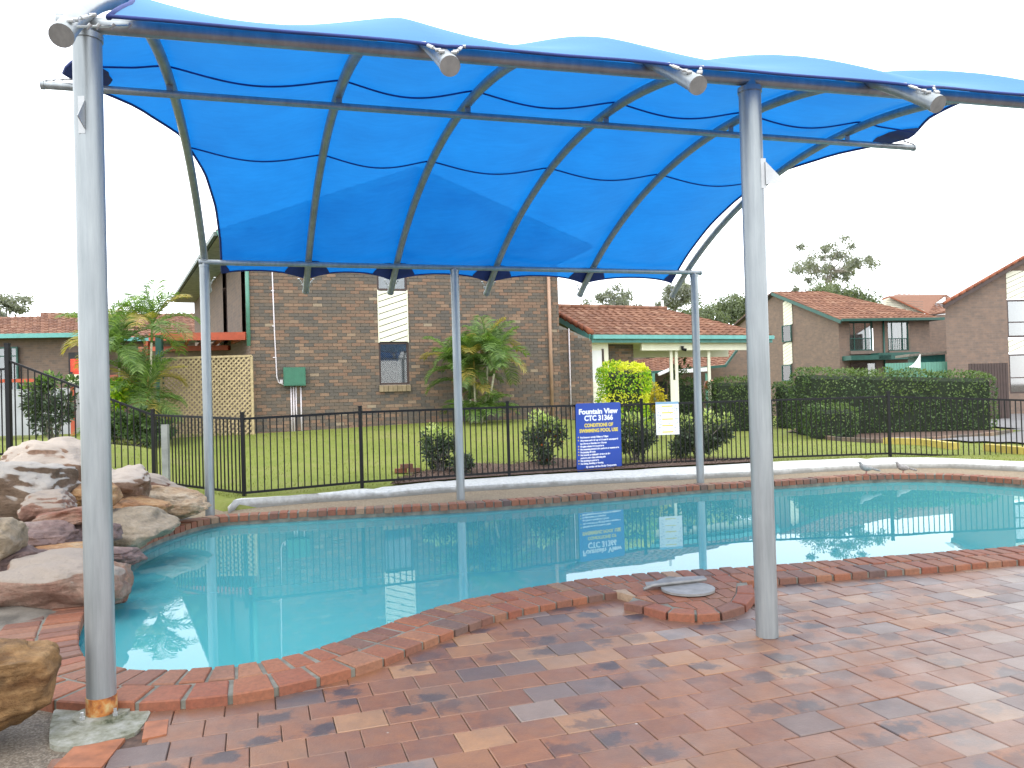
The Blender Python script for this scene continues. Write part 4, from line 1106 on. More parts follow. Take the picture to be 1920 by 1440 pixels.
# golden clipped bush, yellow bush
gx = C_(1170, 730, 19.4); hedge('golden_bush', 'bright golden green clipped round bush right of the brick building', gx.x-.64, gx.x+.60, 18.9, 20.0, H(gx.x, 19.4), 2.17, 'golden', 620, .07, None, 31, 'golden_tip', cat='bush', rd=.36)
gx = C_(1228, 745, 20.4); shrub('croton_bush', 'small yellow leaved bush right of the golden bush', C_(1228, 745, 20.4), .24, .42, 'yellow_leaf', 900, .08, 33, stems=4, cat='bush')
# hedges on the right
HG = 'clipped hedges across the lawn'
hedge('clipped_hedge', 'longest tall clipped green hedge beside the car park', 8.05, 13.35, 21.6, 23.2, .08, 1.95, 'hedge', 300, .075, HG, 41, 'hedge_y', ztop=1.70, rd=.28)
hedge('clipped_hedge', 'low cube shaped clipped hedge in front of the longest hedge', 7.75, 8.92, 20.2, 21.2, .1, .97, 'hedge', 420, .065, HG, 42, 'hedge_y', rd=.22)
hedge('clipped_hedge', 'narrow clipped hedge just left of the longest hedge', 8.9, 9.75, 26.2, 27.3, .05, 1.62, 'hedge', 300, .08, HG, 43, rd=.22)
x0 = C_(1338, 740, 25).x; hedge('clipped_hedge', 'square clipped hedge left of the right front steel post', x0, C_(1440, 740, 25).x, 25, 26.2, .08, 1.80, 'hedge', 300, .08, HG, 44, 'hedge_y', rd=.25)
x0 = C_(1262, 740, 26).x; hedge('clipped_hedge', 'clipped hedge behind the right back steel post', x0, C_(1322, 740, 26).x, 26, 27, .1, 1.76, 'hedge', 300, .08, HG, 45, rd=.25)
# brick edged bed round the hedge, road and kerbs
be = [at(x, y, .1) for x, y in ((1530, 795), (1508, 804), (1515, 815), (1560, 826), (1640, 832), (1740, 830), (1830, 822), (1895, 812))]
bed = [V((p.x, p.y, H(p.x, p.y)+.03)) for p in be]+[V((13.7, 23.6, .13)), V((8.2, 23.8, .13))]
mb = MB(); mb.add(bed, [list(range(len(bed)))]); mb.build('hedge_bed', M['mulch'], None, kind='structure')
ed = thing('brick_edging', 'low curved brick edging round the longest hedge', 'edging', be[2]); q = resample([p2(p) for p in be], .22, False)
for a, b in zip(q, q[1:]):
    mb = MB(); a_, b_ = a.lerp(b, .03), b.lerp(a, .03); z = H(a.x, a.y)+.03; mb.bar((a_.x, a_.y, z), (b_.x, b_.y, z), .11, .13); mb.build('brick', M['facebrick'], ed)
road = [at(x, y, .06) for x, y in ((1690, 832), (1790, 845), (1850, 850), (1990, 852))]+[V((30, 26, 0)), V((34, 60, 0)), V((22, 60, 0)), V((14.3, 24.5, 0)), V((13.6, 21.2, 0))]
def drape(poly, name, mat, dz, s=1.0):
    xs_ = [p.x for p in poly]; ys_ = [p.y for p in poly]; mb = MB(); idx = {}
    def vi(i, j):
        if (i, j) not in idx:
            x = min(xs_)+i*s; y = min(ys_)+j*s; idx[(i, j)] = len(mb.v); mb.v.append((x, y, H(x, y)+dz))
        return idx[(i, j)]
    for i in range(int((max(xs_)-min(xs_))/s)+1):
        for j in range(int((max(ys_)-min(ys_))/s)+1):
            c = (min(xs_)+(i+.5)*s, min(ys_)+(j+.5)*s)
            if inside(c, poly): mb.f.append([vi(i, j), vi(i+1, j), vi(i+1, j+1), vi(i, j+1)]); mb.uv.append(None)
    return mb.build(name, mat, None, True, kind='structure')
drape([V((9.3, 19.3, 0)), V((9.8, 17.9, 0)), V((10.2, 17.1, 0)), V((12, 15.9, 0)), V((40, 16.5, 0)), V((46, 60, 0)), V((20, 60, 0)), V((14.2, 24.4, 0)), V((13.6, 20.9, 0)), V((11.4, 19.0, 0))], 'road', M['asphalt'], .045, .35)
YK = 'yellow painted kerbs of the car park'
for lab, pts, z in (('yellow kerb curving in front of the longest hedge', [(1660, 830), (1730, 833), (1792, 841)], .14), ('yellow kerb nearest the fence at the right edge', [(1850, 843), (1925, 849), (2010, 852)], .14), ('far yellow kerb beyond the right end of the hedge', [(1893, 763), (1930, 764), (1990, 766)], .12)):
    q = [at(x, y, z) for x, y in pts]; mb = MB()
    for a, b in zip(q, q[1:]): mb.bar((a.x, a.y, H(a.x, a.y)+.06), (b.x, b.y, H(b.x, b.y)+.06), .16, .15)
    tag(mb.build('yellow_kerb', M['yellow']), lab, 'kerb', YK)

# ------------------------------------------------------------------ brick wall builder
def brick_wall(root, P, u, s0, s1, zb, ztop, holes=(), nparts=0, depth=.11, seedv=1, nd=None, name='brick', backing=True):
    """real bricks on a recessed mortar backing. P origin (s=0), u direction, outward normal to the camera side"""
    n_ = V((u.y, -u.x, 0)); n_ = n_ if nd is None else nd
    bl, bh, j = .23, .076, .010; items = []; row = 0
    zmax = max(ztop(s0), ztop(s1), ztop((s0+s1)/2))
    z = zb
    while z < zmax:
        off = (row % 2)*.12; s = s0-off
        while s < s1:
            a, b = max(s, s0), min(s+bl, s1)
            if b-a > .03 and z+bh < min(ztop(a), ztop(b))+.02:
                segs_ = [(a, b)]
                for (h0, h1, hz0, hz1) in holes:
                    if z+bh > hz0+.02 and z < hz1-.02:
                        ns = []
                        for (c, d) in segs_:
                            if d <= h0 or c >= h1: ns.append((c, d)); continue
                            if c < h0-.02: ns.append((c, h0))
                            if d > h1+.02: ns.append((h1, d))
                        segs_ = ns
                items += [(c, d, z) for c, d in segs_]
            s += bl+j
        z += bh+j; row += 1
    rg = random.Random(seedv)
    full = [k for k in items if abs(k[1]-k[0]-bl) < 1e-6]; full.sort(key=lambda k: (V((P.x+u.x*k[0], P.y+u.y*k[0], k[2]))-CAMP).length)
    # keep parts where they are in view (below the shade cloth)
    pick = full[:nparts]; ps = set(pick)
    me = None
    if pick:
        m1 = MB(); m1.box((0, 0, 0), (bl/2, .010, bh/2)); me = m1.mesh('brick'); me.materials.append(M['facebrick'])
    big = MB(); ang = atan2(u.y, u.x)
    for k in items:
        c = (k[0]+k[1])/2; pr = .006*rg.random(); q = P+u*c+n_*(.002+pr)
        if k in ps: link(name, me, root, (q.x, q.y, k[2]+bh/2), (0, 0, ang))
        else: big.box((q.x, q.y, k[2]+bh/2), ((k[1]-k[0])/2, .010, bh/2), (u, n_, V((0, 0, 1))))
    if big.v: big.build('brickwork', M['facebrick'], root, kind='stuff')
    if backing:
        cuts = sorted({s0, s1, *[h for k in holes for h in k[:2] if s0 < h < s1], *([PK] if s0 < PK < s1 else [])})
        mb = MB()
        for a, b in zip(cuts, cuts[1:]):
            iv = sorted([(k[2], k[3]) for k in holes if k[0] <= a+1e-6 and k[1] >= b-1e-6]); zz = zb-.3; 
            for h0, h1 in iv+[(None, None)]:
                pa, pb = P+u*a, P+u*b; ta, tb = (ztop(a), ztop(b)) if h0 is None else (h0, h0)
                poly = [V((pa.x, pa.y, zz)), V((pb.x, pb.y, zz)), V((pb.x, pb.y, tb)), V((pa.x, pa.y, ta))]
                if ta-zz > .01 or tb-zz > .01: mb.prism([q-n_*.006 for q in poly], -n_*depth*2)
                zz = h1
        mb.build('wall', M['mortar'], root)
PK = .66
def boards(root, P, u, s0, s1, z0, z1, nrm, step=.165, slope=.33, mat='cream', off=.01):
    y = z0-(s1-s0)*slope-step; k = 0
    while y < z1:
        poly = [(s0, y), (s1, y+(s1-s0)*slope), (s1, y+(s1-s0)*slope+step-.022), (s0, y+step-.022)]
        poly = clip(clip(poly, (0, 1), z1), (0, -1), -z0)
        if len(poly) >= 3:
            ar = abs(sum(poly[i-1][0]*poly[i][1]-poly[i][0]*poly[i-1][1] for i in range(len(poly))))
            if ar > .004:
                mb = MB(); mb.prism([V((P.x+u.x*a+nrm.x*off, P.y+u.y*a+nrm.y*off, b)) for a, b in poly], nrm*.016); mb.build('weatherboard', M[mat], root)
        y += step
    mb = MB(); c = P+u*((s0+s1)/2)+nrm*(off-.03); mb.box((c.x, c.y, (z0+z1)/2), ((s1-s0)/2, .028, (z1-z0)/2), (u, nrm, V((0, 0, 1)))); mb.build('panel_backing', M['boardgap'], root)
def window(root, P, u, s0, s1, z0, z1, nrm, frame='brown', curtain=None, inset=.06, fw=.045, mull=(), trans=(), depthbox=.25):
    c = P+u*((s0+s1)/2)-nrm*inset; fr = MB(); ax = (u, nrm, V((0, 0, 1))); hw, hh, zm = (s1-s0)/2, (z1-z0)/2, (z0+z1)/2
    for sx in (-1, 1): q = c+u*(sx*(hw-fw/2)); fr.box((q.x, q.y, zm), (fw/2, .03, hh), ax)
    for sz in (-1, 1): fr.box((c.x, c.y, zm+sz*(hh-fw/2)), (hw-fw-.001, .03, fw/2), ax)
    for f in mull: q = P+u*(s0+(s1-s0)*f)-nrm*inset; fr.box((q.x, q.y, zm), (.018, .028, hh-fw-.001), ax)
    for f in trans: fr.box((c.x, c.y, z0+(z1-z0)*f), (hw-fw-.001, .026, .02), ax)
    w_ = fr.build('window', M[frame], root)
    g = MB(); q = c-nrm*.01; g.box((q.x, q.y, zm), (hw-fw, .003, hh-fw), ax); g.build('pane', M['glass'], w_)
    b = MB(); q = c-nrm*depthbox; b.box((q.x, q.y, zm), (hw-.005, .02, hh-.005), ax); 
    b.build('interior', M['dark'], w_)
    if curtain:
        for (a_, b_) in curtain:
            n_ = 14; cm = MB(); pts = []
            for i in range(n_+1):
                s = s0+fw+(s1-s0-2*fw)*(a_+(b_-a_)*i/n_); q = P+u*s-nrm*(inset+.10+.02*(i % 2)); pts += [V((q.x, q.y, z0+fw)), V((q.x, q.y, z1-fw))]
            cm.add(pts, [(2*i, 2*i+2, 2*i+3, 2*i+1) for i in range(n_)]); cm.build('curtain', M['curtain'], w_)
    return w_
def wallquad(mb, a, b, z0, z1a, z1b=None):     # plain wall with metre UVs
    z1b = z1a if z1b is None else z1b; L = (p2(b)-p2(a)).length
    mb.add([(a.x, a.y, z0), (b.x, b.y, z0), (b.x, b.y, z1b), (a.x, a.y, z1a)], [(0, 1, 2, 3)], [[(0, z0), (L, z0), (L, z1b), (0, z1a)]])
def tiled_roof(root, e0, e1, r0, r1, mat, tw=.30, tl=.34, parts=True, name='roof_tile'):
    """tiles on the slope with eave e0-e1 and ridge r0-r1, courses from the eave up"""
    L = ((r0-e0).length+(r1-e1).length)/2; nc = max(2, int(L/tl)); big = MB(); cnt = 0
    for c in range(nc):
        f0 = c/nc; f1 = (c+1)/nc+.06/L; a0, b0 = e0.lerp(r0, f0), e1.lerp(r1, f0); a1, b1 = e0.lerp(r0, f1), e1.lerp(r1, f1)
        w_ = (b0-a0).length; nt_ = max(1, int(w_/tw)); nn = (b0-a0).cross(a1-a0).normalized()
        if nn.z < 0: nn = -nn
        for k in range(nt_):
            g0, g1 = k/nt_, (k+1)/nt_-.03/ nt_
            A, B, C, D = a0.lerp(b0, g0), a0.lerp(b0, g1), a1.lerp(b1, g1), a1.lerp(b1, g0)
            m1 = A.lerp(B, .33), A.lerp(B, .66); m2 = D.lerp(C, .33), D.lerp(C, .66)
            h0, h1 = nn*(.045+.008*R.random()), nn*.012
            vs = [A, A+h0, m1[0]+h0*.55, m1[1]+h0*1.5, B+h0, B, D, D+h1, m2[0]+h1*.3, m2[1]+h1*2.6, C+h1, C]
            fs = [(0, 1, 2, 3, 4, 5), (1, 7, 8, 2), (2, 8, 9, 3), (3, 9, 10, 4), (0, 6, 7, 1), (4, 10, 11, 5)]
            if parts and cnt < 300:
                mb = MB(); mb.add(vs, fs); mb.build(name, mat, root); cnt += 1
            else: big.add(vs, fs)
    if big.v: big.build('roof_tiles', mat, root, kind='stuff')
    mb = MB(); mb.prism([e0, e1, r1, r0], V((0, 0, -.06))); mb.build('roof_deck', M['brown'], root)

# ------------------------------------------------------------------ main brick building
FA = radians(17.5); fu = V((cos(FA), sin(FA), 0)); FP = p2(atY(740, 722, 21)); fn = V((fu.y, -fu.x, 0))
mainb = thing('brick_house', 'large two storey mottled brick house with a narrow window column behind the fence', 'building', (FP.x, FP.y, .7))
S0, S1 = -3.62, 4.72
def ztop_main(s): return 7.32-.375*abs(s-PK)
wcol = [(-.40, .40, 1.84, 2.95), (-.40, .40, 4.36, 5.35)]
def front_only(s): return ztop_main(s)
brick_wall(mainb, FP, fu, S0, S1, .55, ztop_main, holes=[(-.40, .40, 1.84, 5.35)], nparts=290, seedv=2)
boards(mainb, FP, fu, -.385, .385, 2.98, 4.33, fn)
mb = MB(); 
for s_ in (-.39, .39): q = FP+fu*s_+fn*.025; mb = MB(); mb.box((q.x, q.y, 3.655), (.012, .02, .70), (fu, fn, V((0, 0, 1)))); mb.build('panel_trim', M['cream'], mainb)
w1 = window(mainb, FP, fu, -.40, .40, 1.84, 2.96, fn, 'brown', [(.66, 1.0)], .05, .05)
w2 = window(mainb, FP, fu, -.40, .40, 4.35, 5.35, fn, 'brown', [(0, 1)], .05, .05)
# diagonal security mesh on the lower window
mb = MB(); st_p = .055; x0, x1, z0, z1 = -.35, .35, 1.90, 2.90
k = x0-(z1-z0)
while k < x1+(z1-z0):
    for sgn in (1, -1):
        seg = [(k, z0), (k+(z1-z0), z1)] if sgn > 0 else [(k+(z1-z0), z0), (k, z1)]
        (ax_, az_), (bx_, bz_) = seg; t0_, t1_ = 0, 1
        dx = bx_-ax_
        for lim, sg_ in ((x0, 1), (x1, -1)):
            ta = (lim-ax_)/dx
            if (dx > 0) == (sg_ > 0): t0_ = max(t0_, ta)
            else: t1_ = min(t1_, ta)
        if t1_-t0_ > .03:
            a = FP+fu*(ax_+dx*t0_)-fn*.035; b = FP+fu*(ax_+dx*t1_)-fn*.035; mb.bar((a.x, a.y, az_+(bz_-az_)*t0_), (b.x, b.y, az_+(bz_-az_)*t1_), .004, .004)
    k += st_p
o = mb.build('security_mesh', simple('mesh_wire', (.10, .10, .10), .5, .3), mainb, kind='stuff')
for k in range(7):
    s_ = -.42+.12*k; q = FP+fu*(s_+.06)+fn*.035; mb = MB(); mb.box((q.x, q.y, 1.745), (.055, .06, .075), (fu, (fn+V((0, 0, -.25))).normalized(), V((0, 0, 1)))); mb.build('sill_brick', M['timber'] if False else simple('buff_sill_brick', (.26, .20, .12), .9) if k == 0 else bpy.data.materials['buff_sill_brick'], mainb)
# roof of the main building
def fpz(s, z, back=0, skew=V((0, 0, 0))): q = FP+fu*s-fn*back+skew*back; return V((q.x, q.y, z))
skl = V((-.46, .89, 0)).normalized()
e0 = fpz(-4.31, 5.69, -.45); rdg0 = fpz(PK, 7.55, -.45); e1r = fpz(5.50, 5.66, -.45)
e0b = e0+skl*14; rdgb = rdg0-fn*12.5; e1b = e1r-fn*12
tiled_roof(mainb, e1r, e1b, rdg0, rdgb, M['tile'], parts=False); tiled_roof(mainb, e0, e0b, rdg0, rdgb, M['tile'], parts=False)
mb = MB(); mb.bar(e0+V((0, 0, -.09)), rdg0+V((0, 0, -.09)), .04, .2); mb.bar(rdg0+V((0, 0, -.09)), e1r+V((0, 0, -.09)), .04, .2); mb.build('barge_board', M['green_pipe'], mainb)
mb = MB(); mb.bar(e0+V((-.06, 0, -.06)), e0b+V((-.06, 0, -.06)), .08, .10); mb.build('gutter', simple('grey_green_gutter', (.10, .13, .11), .5), mainb)
mb = MB(); mb.bar(e1r+V((.06, 0, -.06)), e1b+V((.06, 0, -.06)), .12, .12); mb.build('gutter', M['green_pipe'], mainb)
# soffit at the left eave and left side wall
cor = p2(fpz(S0, 0)); mb = MB(); mb.add([e0+V((0, 0, -.13)), e0b+V((0, 0, -.13)), V((cor.x, cor.y, 5.56))+skl*13.6, V((cor.x, cor.y, 5.56))], [(0, 1, 2, 3)]); mb.build('soffit', simple('grey_soffit', (.34, .33, .30), .8), mainb)
mb = MB(); sidew = lambda d: cor+skl*d
nl = V((-skl.y, skl.x, 0))
openings = [(.5, 1.25), (4.0, 4.9), (8.6, 9.8)]
last = 0.0
def sw(mb, d0, d1, z0, z1):
    a, b = sidew(d0), sidew(d1); wallquad(mb, b, a, z0, z1)
for (a, b) in openings:
    sw(mb, last, a, .4, 5.56); sw(mb, a, b, .4, 3.25); last = b
sw(mb, last, 13.5, .4, 5.56); mb.build('side_wall', M['palebrick'], mainb)
nside = V((-skl.y, skl.x, 0)); nside = nside if nside.dot(-cor) > 0 or nside.x < 0 else -nside
if nside.x > 0: nside = -nside
for (a, b) in openings:
    window(mainb, p2(sidew(0)), skl, a, b, 3.25, 5.54, nside, 'brown', [(.1, .75)], .12, .06)
mb = MB(); a, b = p2(fpz(S1, 0)), p2(fpz(S1, 0, 11)); wallquad(mb, a, b, .4, 5.6); a, b = p2(fpz(S1, 0, 11)), sidew(13.5); wallquad(mb, a, b, .4, 6.6); mb.build('side_wall', M['farbrick'], mainb)
# attached pipes, meter box
def pipe(pts, r, name, mat, root, n=8): mb = MB(); mb.tube(pts, r, n); return mb.build(name, mat, root, True)
q = fpz(-3.66, 0, -.07); pipe([(q.x, q.y, 2.9), (q.x, q.y, 5.6)], .05, 'downpipe', M['green_pipe'], mainb)
q = fpz(4.42, 0, -.07); pipe([(q.x, q.y, .7), (q.x, q.y, 5.6)], .05, 'downpipe', M['pipe_tan'], mainb)
c1 = [fpz(-3.06, 5.6, -.03), fpz(-3.03, 3.2, -.03), fpz(-3.0, 2.10, -.03), fpz(-2.96, 1.96, -.03), fpz(-2.85, 1.90, -.03), fpz(-2.62, 1.88, -.03)]; pipe(c1, .017, 'conduit', M['pipe_white'], mainb)
for s_, r_ in ((-2.66, .020), (-2.60, .020), (-2.54, .018), (-2.42, .020)): a = fpz(s_, 1.85, -.03); pipe([a, V((a.x, a.y, .6))], r_, 'conduit', M['pipe_white'], mainb)
for z in (4.3, 3.4, 2.6): q = fpz(-3.05, z, -.02); mb = MB(); mb.box(q, (.035, .02, .012), (fu, fn, V((0, 0, 1)))); mb.build('pipe_clip', M['pipe_white'], mainb)
mb = MB(); q = fpz(-2.57, 2.10, -.11); mb.box(q, (.27, .10, .235), (fu, fn, V((0, 0, 1)))); bx = mb.build('meter_box', M['green_box'], mainb)
mb = MB(); q = fpz(-2.57, 2.10, -.215); mb.box(q, (.25, .004, .215), (fu, fn, V((0, 0, 1)))); mb.build('box_door', M['green_box'], bx)
mb = MB(); q = fpz(-2.89, 1.98, -.05); mb.box(q, (.035, .03, .05), (fu, fn, V((0, 0, 1)))); mb.build('junction_box', M['pipe_white'], mainb)
mb = MB(); q = fpz(-3.6, 1.0, -.0)
# pergola, lattice and patio on the left of the house
Lp = cor+V((0, 0, 0)); lat = thing('lattice_screen', 'tan timber lattice screen at the left corner of the brick house', 'lattice', (cor.x-1.2, cor.y-.3, .6))
la, lb = p2(atY(303, 760, 19.6)), p2(atY(474, 760, 19.6)); lu = (lb-la).normalized(); LW = (lb-la).length; lz0, lz1 = .62, 2.63; ln_ = V((lu.y, -lu.x, 0))
mb = MB()
for (a, b) in (((0, lz0), (LW, lz0)), ((0, lz1), (LW, lz1)), ((0, lz0), (0, lz1)), ((LW, lz0), (LW, lz1))):
    A, B = la+lu*a[0], la+lu*b[0]; mb.bar((A.x, A.y, a[1]), (B.x, B.y, b[1]), .05, .045, V((0, 1, 0)))
mb.build('frame', M['timber'], lat)
sp = .125
for sgn in (1, -1):
    k = -(lz1-lz0)
    while k < LW:
        seg = [(max(0, k), lz0+(max(0, k)-k)), (min(LW, k+(lz1-lz0)), min(lz1, lz0+(LW-k)))]
        if seg[1][0]-seg[0][0] > .03:
            pts = [(s if sgn > 0 else LW-s, z) for s, z in seg]; A, B = la+lu*pts[0][0]+ln_*(.008*sgn), la+lu*pts[1][0]+ln_*(.008*sgn)
            mb = MB(); mb.bar((A.x, A.y, pts[0][1]), (B.x, B.y, pts[1][1]), .006, .038, ln_ if False else V((0, 0, 1))); mb.build('slat', M['timber'], lat)
        k += sp
# dark patio interior behind the lattice
per = thing('patio_pergola', 'orange red painted pergola roof left of the brick house above the lattice', 'pergola', (la.x, la.y+1, .6))
def B3(px, py, Y): return atY(px, py, Y)
mb = MB(); mb.bar(B3(282, 632, 21.5), B3(463, 630, 20.2), .12, .20); mb.build('beam', M['redwood'], per)
mb = MB(); mb.bar(B3(262, 655, 24), B3(430, 652, 23), .12, .14); mb.build('beam', M['redwood'], per)
for (x, y0, y1, Y) in ((275, 640, 790, 22), (445, 655, 690, 23)): a, b = B3(x, y0, Y), B3(x, y1, Y); mb = MB(); mb.bar((a.x, a.y, a.z), (a.x, a.y, .6), .11, .11); mb.build('post', M['redwood'], per)
a, b, c, d = B3(282, 627, 21.5), B3(463, 625, 20.2), B3(430, 640, 25), B3(290, 645, 26); mb = MB(); mb.prism([a, b, c, d], V((0, 0, .03))); mb.build('roof_sheet', M['green_dark'], per)
for k in range(6):
    f = .05+.18*k; a_, b_ = a.lerp(b, f), d.lerp(c, f); mb = MB(); mb.bar(a_-V((0, 0, .12)), b_-V((0, 0, .12)), .05, .10); mb.build('rafter', M['redwood'], per)
a, b = B3(296, 700, 24), B3(440, 700, 23.5); mb = MB(); wallquad(mb, p2(a), p2(b), .5, 3.2)
mb2 = thing('patio_wall', 'dark brick patio wall in shade behind the lattice screen', 'wall', (a.x, a.y, .5)); mb.build('wall', M['farbrick'], mb2)
mb = MB(); a = B3(300, 700, 20.6); mb.bar((a.x, a.y, .5), (a.x, a.y, 3.3), .16, .12); tag(mb.build('patio_post', M['green_dark']), 'dark green post beside the lattice screen', 'post')

# ------------------------------------------------------------------ low tiled entrance building
G0 = atY(1112, 626, 23.66); GZ = 3.17; G1 = V((8.2, 26.2, GZ)); G0 = V((2.42, 23.66, GZ)); gu = p2(G1-G0).normalized(); gn = V((gu.y, -gu.x, 0)); gb_ = -gn
low = thing('entrance_building', 'low building with terracotta tiled roof and teal gutter beside the brick house', 'building', (G0.x, G0.y, .7))
RU = 3.3; RZ = GZ+1.22
r0_ = V((*(p2(G0)+gb_*RU)[:2], RZ)); r1_ = V((*(p2(G1)+gb_*RU-gu*1.3)[:2], RZ))
G1x = G1+gu*.6
tiled_roof(low, G0+V((0, 0, .03)), G1x+V((0, 0, .03)), r0_, r1_, M['tile'], .30, .34, True)
back0, back1 = V((*(p2(r0_)+gb_*RU)[:2], GZ)), V((*(p2(G1x)+gb_*RU*2)[:2], GZ)); tiled_roof(low, back0, back1, r0_, r1_, M['tile'], parts=False)
tiled_roof(low, G1x+V((0, 0, .03)), back1, r1_, r1_+gb_*.05, M['tile'], parts=False)
for k in range(9):
    a = G0.lerp(r0_, k/9)+V((0, 0, .10)); b = G0.lerp(r0_, (k+1)/9+.02)+V((0, 0, .13)); mb = MB(); mb.tube([a, b], [.10, .085], 8); mb.build('barge_tile', M['ridge'], low, True)
for k in range(14):
    a = r0_.lerp(r1_, k/14)+V((0, 0, .05)); b = r0_.lerp(r1_, (k+1)/14)+V((0, 0, .06)); mb = MB(); mb.tube([a, b], [.085, .08], 8); mb.build('ridge_tile', M['tile'], low, True)
mb = MB(); mb.bar(G0+gn*.06+V((0, 0, -.03)), G1x+gn*.06+V((0, 0, -.03)), .13, .12); mb.build('gutter', M['teal'], low)
mb = MB(); mb.bar(G0+V((0, 0, -.14)), G1x+V((0, 0, -.14)), .05, .12); mb.build('fascia', M['green_dark'] if False else simple('deep_teal_fascia', (.06, .22, .19), .5), low)
mb = MB(); mb.bar(G0+V((0, 0, -.04))-gu*.05, r0_+V((0, 0, -.04))-gu*.05, .04, .16); mb.build('barge_board', M['teal'], low)
# end wall below the barge
eu = p2(r0_-G0).normalized(); El = p2(r0_-G0).length
ew = p2(G0)+gu*.02
we0 = p2(atline(1036, 700, G0, fu)); we1 = p2(atline(1111, 700, G0, fu)); WL = (we1-we0).length
zt0 = atline(1047, 607, G0, fu).z; zt1 = atline(1111, 637, G0, fu).z
brick_wall(low, we0, fu, 0, WL, .62, lambda s: zt0+.06+(zt1-zt0-.06)*s/WL, nparts=0, seedv=5)
q = we0+fu*(WL*.42)+fn*.04; pipe([(q.x, q.y, .6), (q.x, q.y, GZ+.22)], .022, 'conduit', M['pipe_white'], low)
# recessed porch
dp = p2(G0)+eu*.35
def lowp(s, bk, z): q = p2(G0)+gu*s+gb_*bk; return V((q.x, q.y, z))
mb = MB(); 
mb.prism([lowp(0, .3, .5), lowp(.75, .3, .5), lowp(.75, .3, GZ-.1), lowp(0, .3, GZ-.1)], gb_*.1); mb.build('porch_wall', M['cream'], low)
mb = MB(); mb.prism([lowp(.08, .28, .6), lowp(.50, .28, .6), lowp(.50, .28, 2.75), lowp(.08, .28, 2.75)], gb_*.02); dr = mb.build('door', M['white'], low)
mb = MB(); 
for s_ in (.04, .52): mb.prism([lowp(s_, .26, .6), lowp(s_+.05, .26, .6), lowp(s_+.05, .26, 2.8), lowp(s_, .26, 2.8)], gb_*.04)
mb.build('door_frame', M['brown'], dr)
for k in range(7):
    z = .62+k*.17; mb = MB(); mb.prism([lowp(.02, .24, z), lowp(.72, .24, z), lowp(.72, .24, z+.155), lowp(.02, .24, z+.155)], gb_*.03); mb.build('weatherboard', M['cream'], low)
brick_wall(low, lowp(.78, .55, 0).to_3d()*1.0 if False else p2(lowp(.78, .75, 0)), gu, 0, 1.15, .6, lambda s: GZ-.1, nparts=0, seedv=6)
mb = MB(); wallquad(mb, p2(lowp(.78, .75, 0)), p2(lowp(.78, .32, 0)), .5, GZ-.1); mb.build('side_wall', M['farbrick'], low)
mb = MB(); mb.prism([lowp(0, .02, GZ-.2), lowp(6.6, .02, GZ-.2), lowp(6.6, 3.0, GZ-.2), lowp(0, 3.0, GZ-.2)], V((0, 0, .04))); mb.build('soffit', M['cream'], low)
mb = MB(); mb.bar(lowp(1.9, .25, GZ-.32), lowp(6.6, .25, GZ-.32), .09, .22); mb.build('porch_beam', M['cream'], low)
mb = MB(); mb.bar(lowp(2.0, 1.9, GZ-.42), lowp(6.6, 1.9, GZ-.42), .09, .30); mb.build('porch_beam', M['cream'], low)
for s_ in (3.12, 3.32): 
    mb = MB(); q = lowp(s_, .4, 0); mb.bar((q.x, q.y, .2), (q.x, q.y, GZ-.42), .09, .09); mb.build('porch_post', M['cream'], low)
mb = MB(); q = lowp(3.22, .4, 1.3); mb.box(q, (.06, .03, .5), (gu, gn, V((0, 0, 1)))); mb.build('post_panel', M['cream'], low)
mb = MB(); q = lowp(3.4, .15, GZ-.30); mb.tube([q, q+V((0, 0, -.1)), q+V((.12, -.02, -.13))], .05, 8); mb.build('flood_light', M['black'], low)
mb = MB(); q = lowp(4.6, .4, 0); mb.bar((q.x, q.y, .2), (q.x, q.y, GZ-.42), .09, .09); mb.build('porch_post', M['cream'], low)
mb = MB(); q = r0_.lerp(r1_, .97)+V((0, 0, .1)); mb.tube([q, q+V((0, 0, .25))], .05, 8); mb.build('vent_pipe', M['white'], low)

# ------------------------------------------------------------------ building behind the porch
bd = thing('distant_house', 'brick house with lower red tiled verandah roof seen through the porch', 'building', (9, 40, 0))
a, b = p2(atY(1180, 700, 39)), p2(atY(1440, 700, 42)); du = (b-a).normalized(); dn = V((du.y, -du.x, 0)); mb = MB(); wallquad(mb, a, b, -.6, 4.6); mb.build('wall', M['farbrick'], bd)
z_ = atY(1240, 655, 39).z; mb = MB(); q = a.lerp(b, .05)
window(bd, a+dn*.14, du, .9, 3.4, 2.9, 3.75, dn, 'brown', [(.25, .5), (.6, .8)], .02)
e0_, e1_ = atY(1190, 701, 36.5), atY(1360, 686, 38); rr0, rr1 = atY(1190, 676, 38.9), atY(1383, 655, 40.5); tiled_roof(bd, e0_, e1_, rr0, rr1, M['tile'], parts=False)
mb = MB(); mb.bar(e0_, e1_, .12, .12); mb.bar(e1_, rr1, .06, .14); mb.build('gutter', M['green_dark'], bd)
for x in (1225, 1262, 1325): q = atY(x, 700, 36.6); mb = MB(); mb.bar((q.x, q.y, -.6), (q.x, q.y, q.z), .12, .12); mb.build('verandah_post', M['green_pipe'], bd)
for (x0, x1) in ((1205, 1222), (1230, 1250), (1325, 1342)):
    q0, q1 = atY(x0, 720, 38.5), atY(x1, 720, 38.5); mb = MB(); mb.add([(q0.x, q0.y, -.4), (q1.x, q1.y, -.4), (q1.x, q1.y, 1.9), (q0.x, q0.y, 1.9)], [(0, 1, 2, 3)]); mb.build('doorway', M['dark'], bd)
mb = MB(); mb.bar(atY(1265, 697, 36), atY(1330, 692, 36.5), .1, .18); mb.bar(atY(1235, 702, 36), atY(1262, 690, 36.5), .1, .12); mb.build('awning', M['white'], bd)
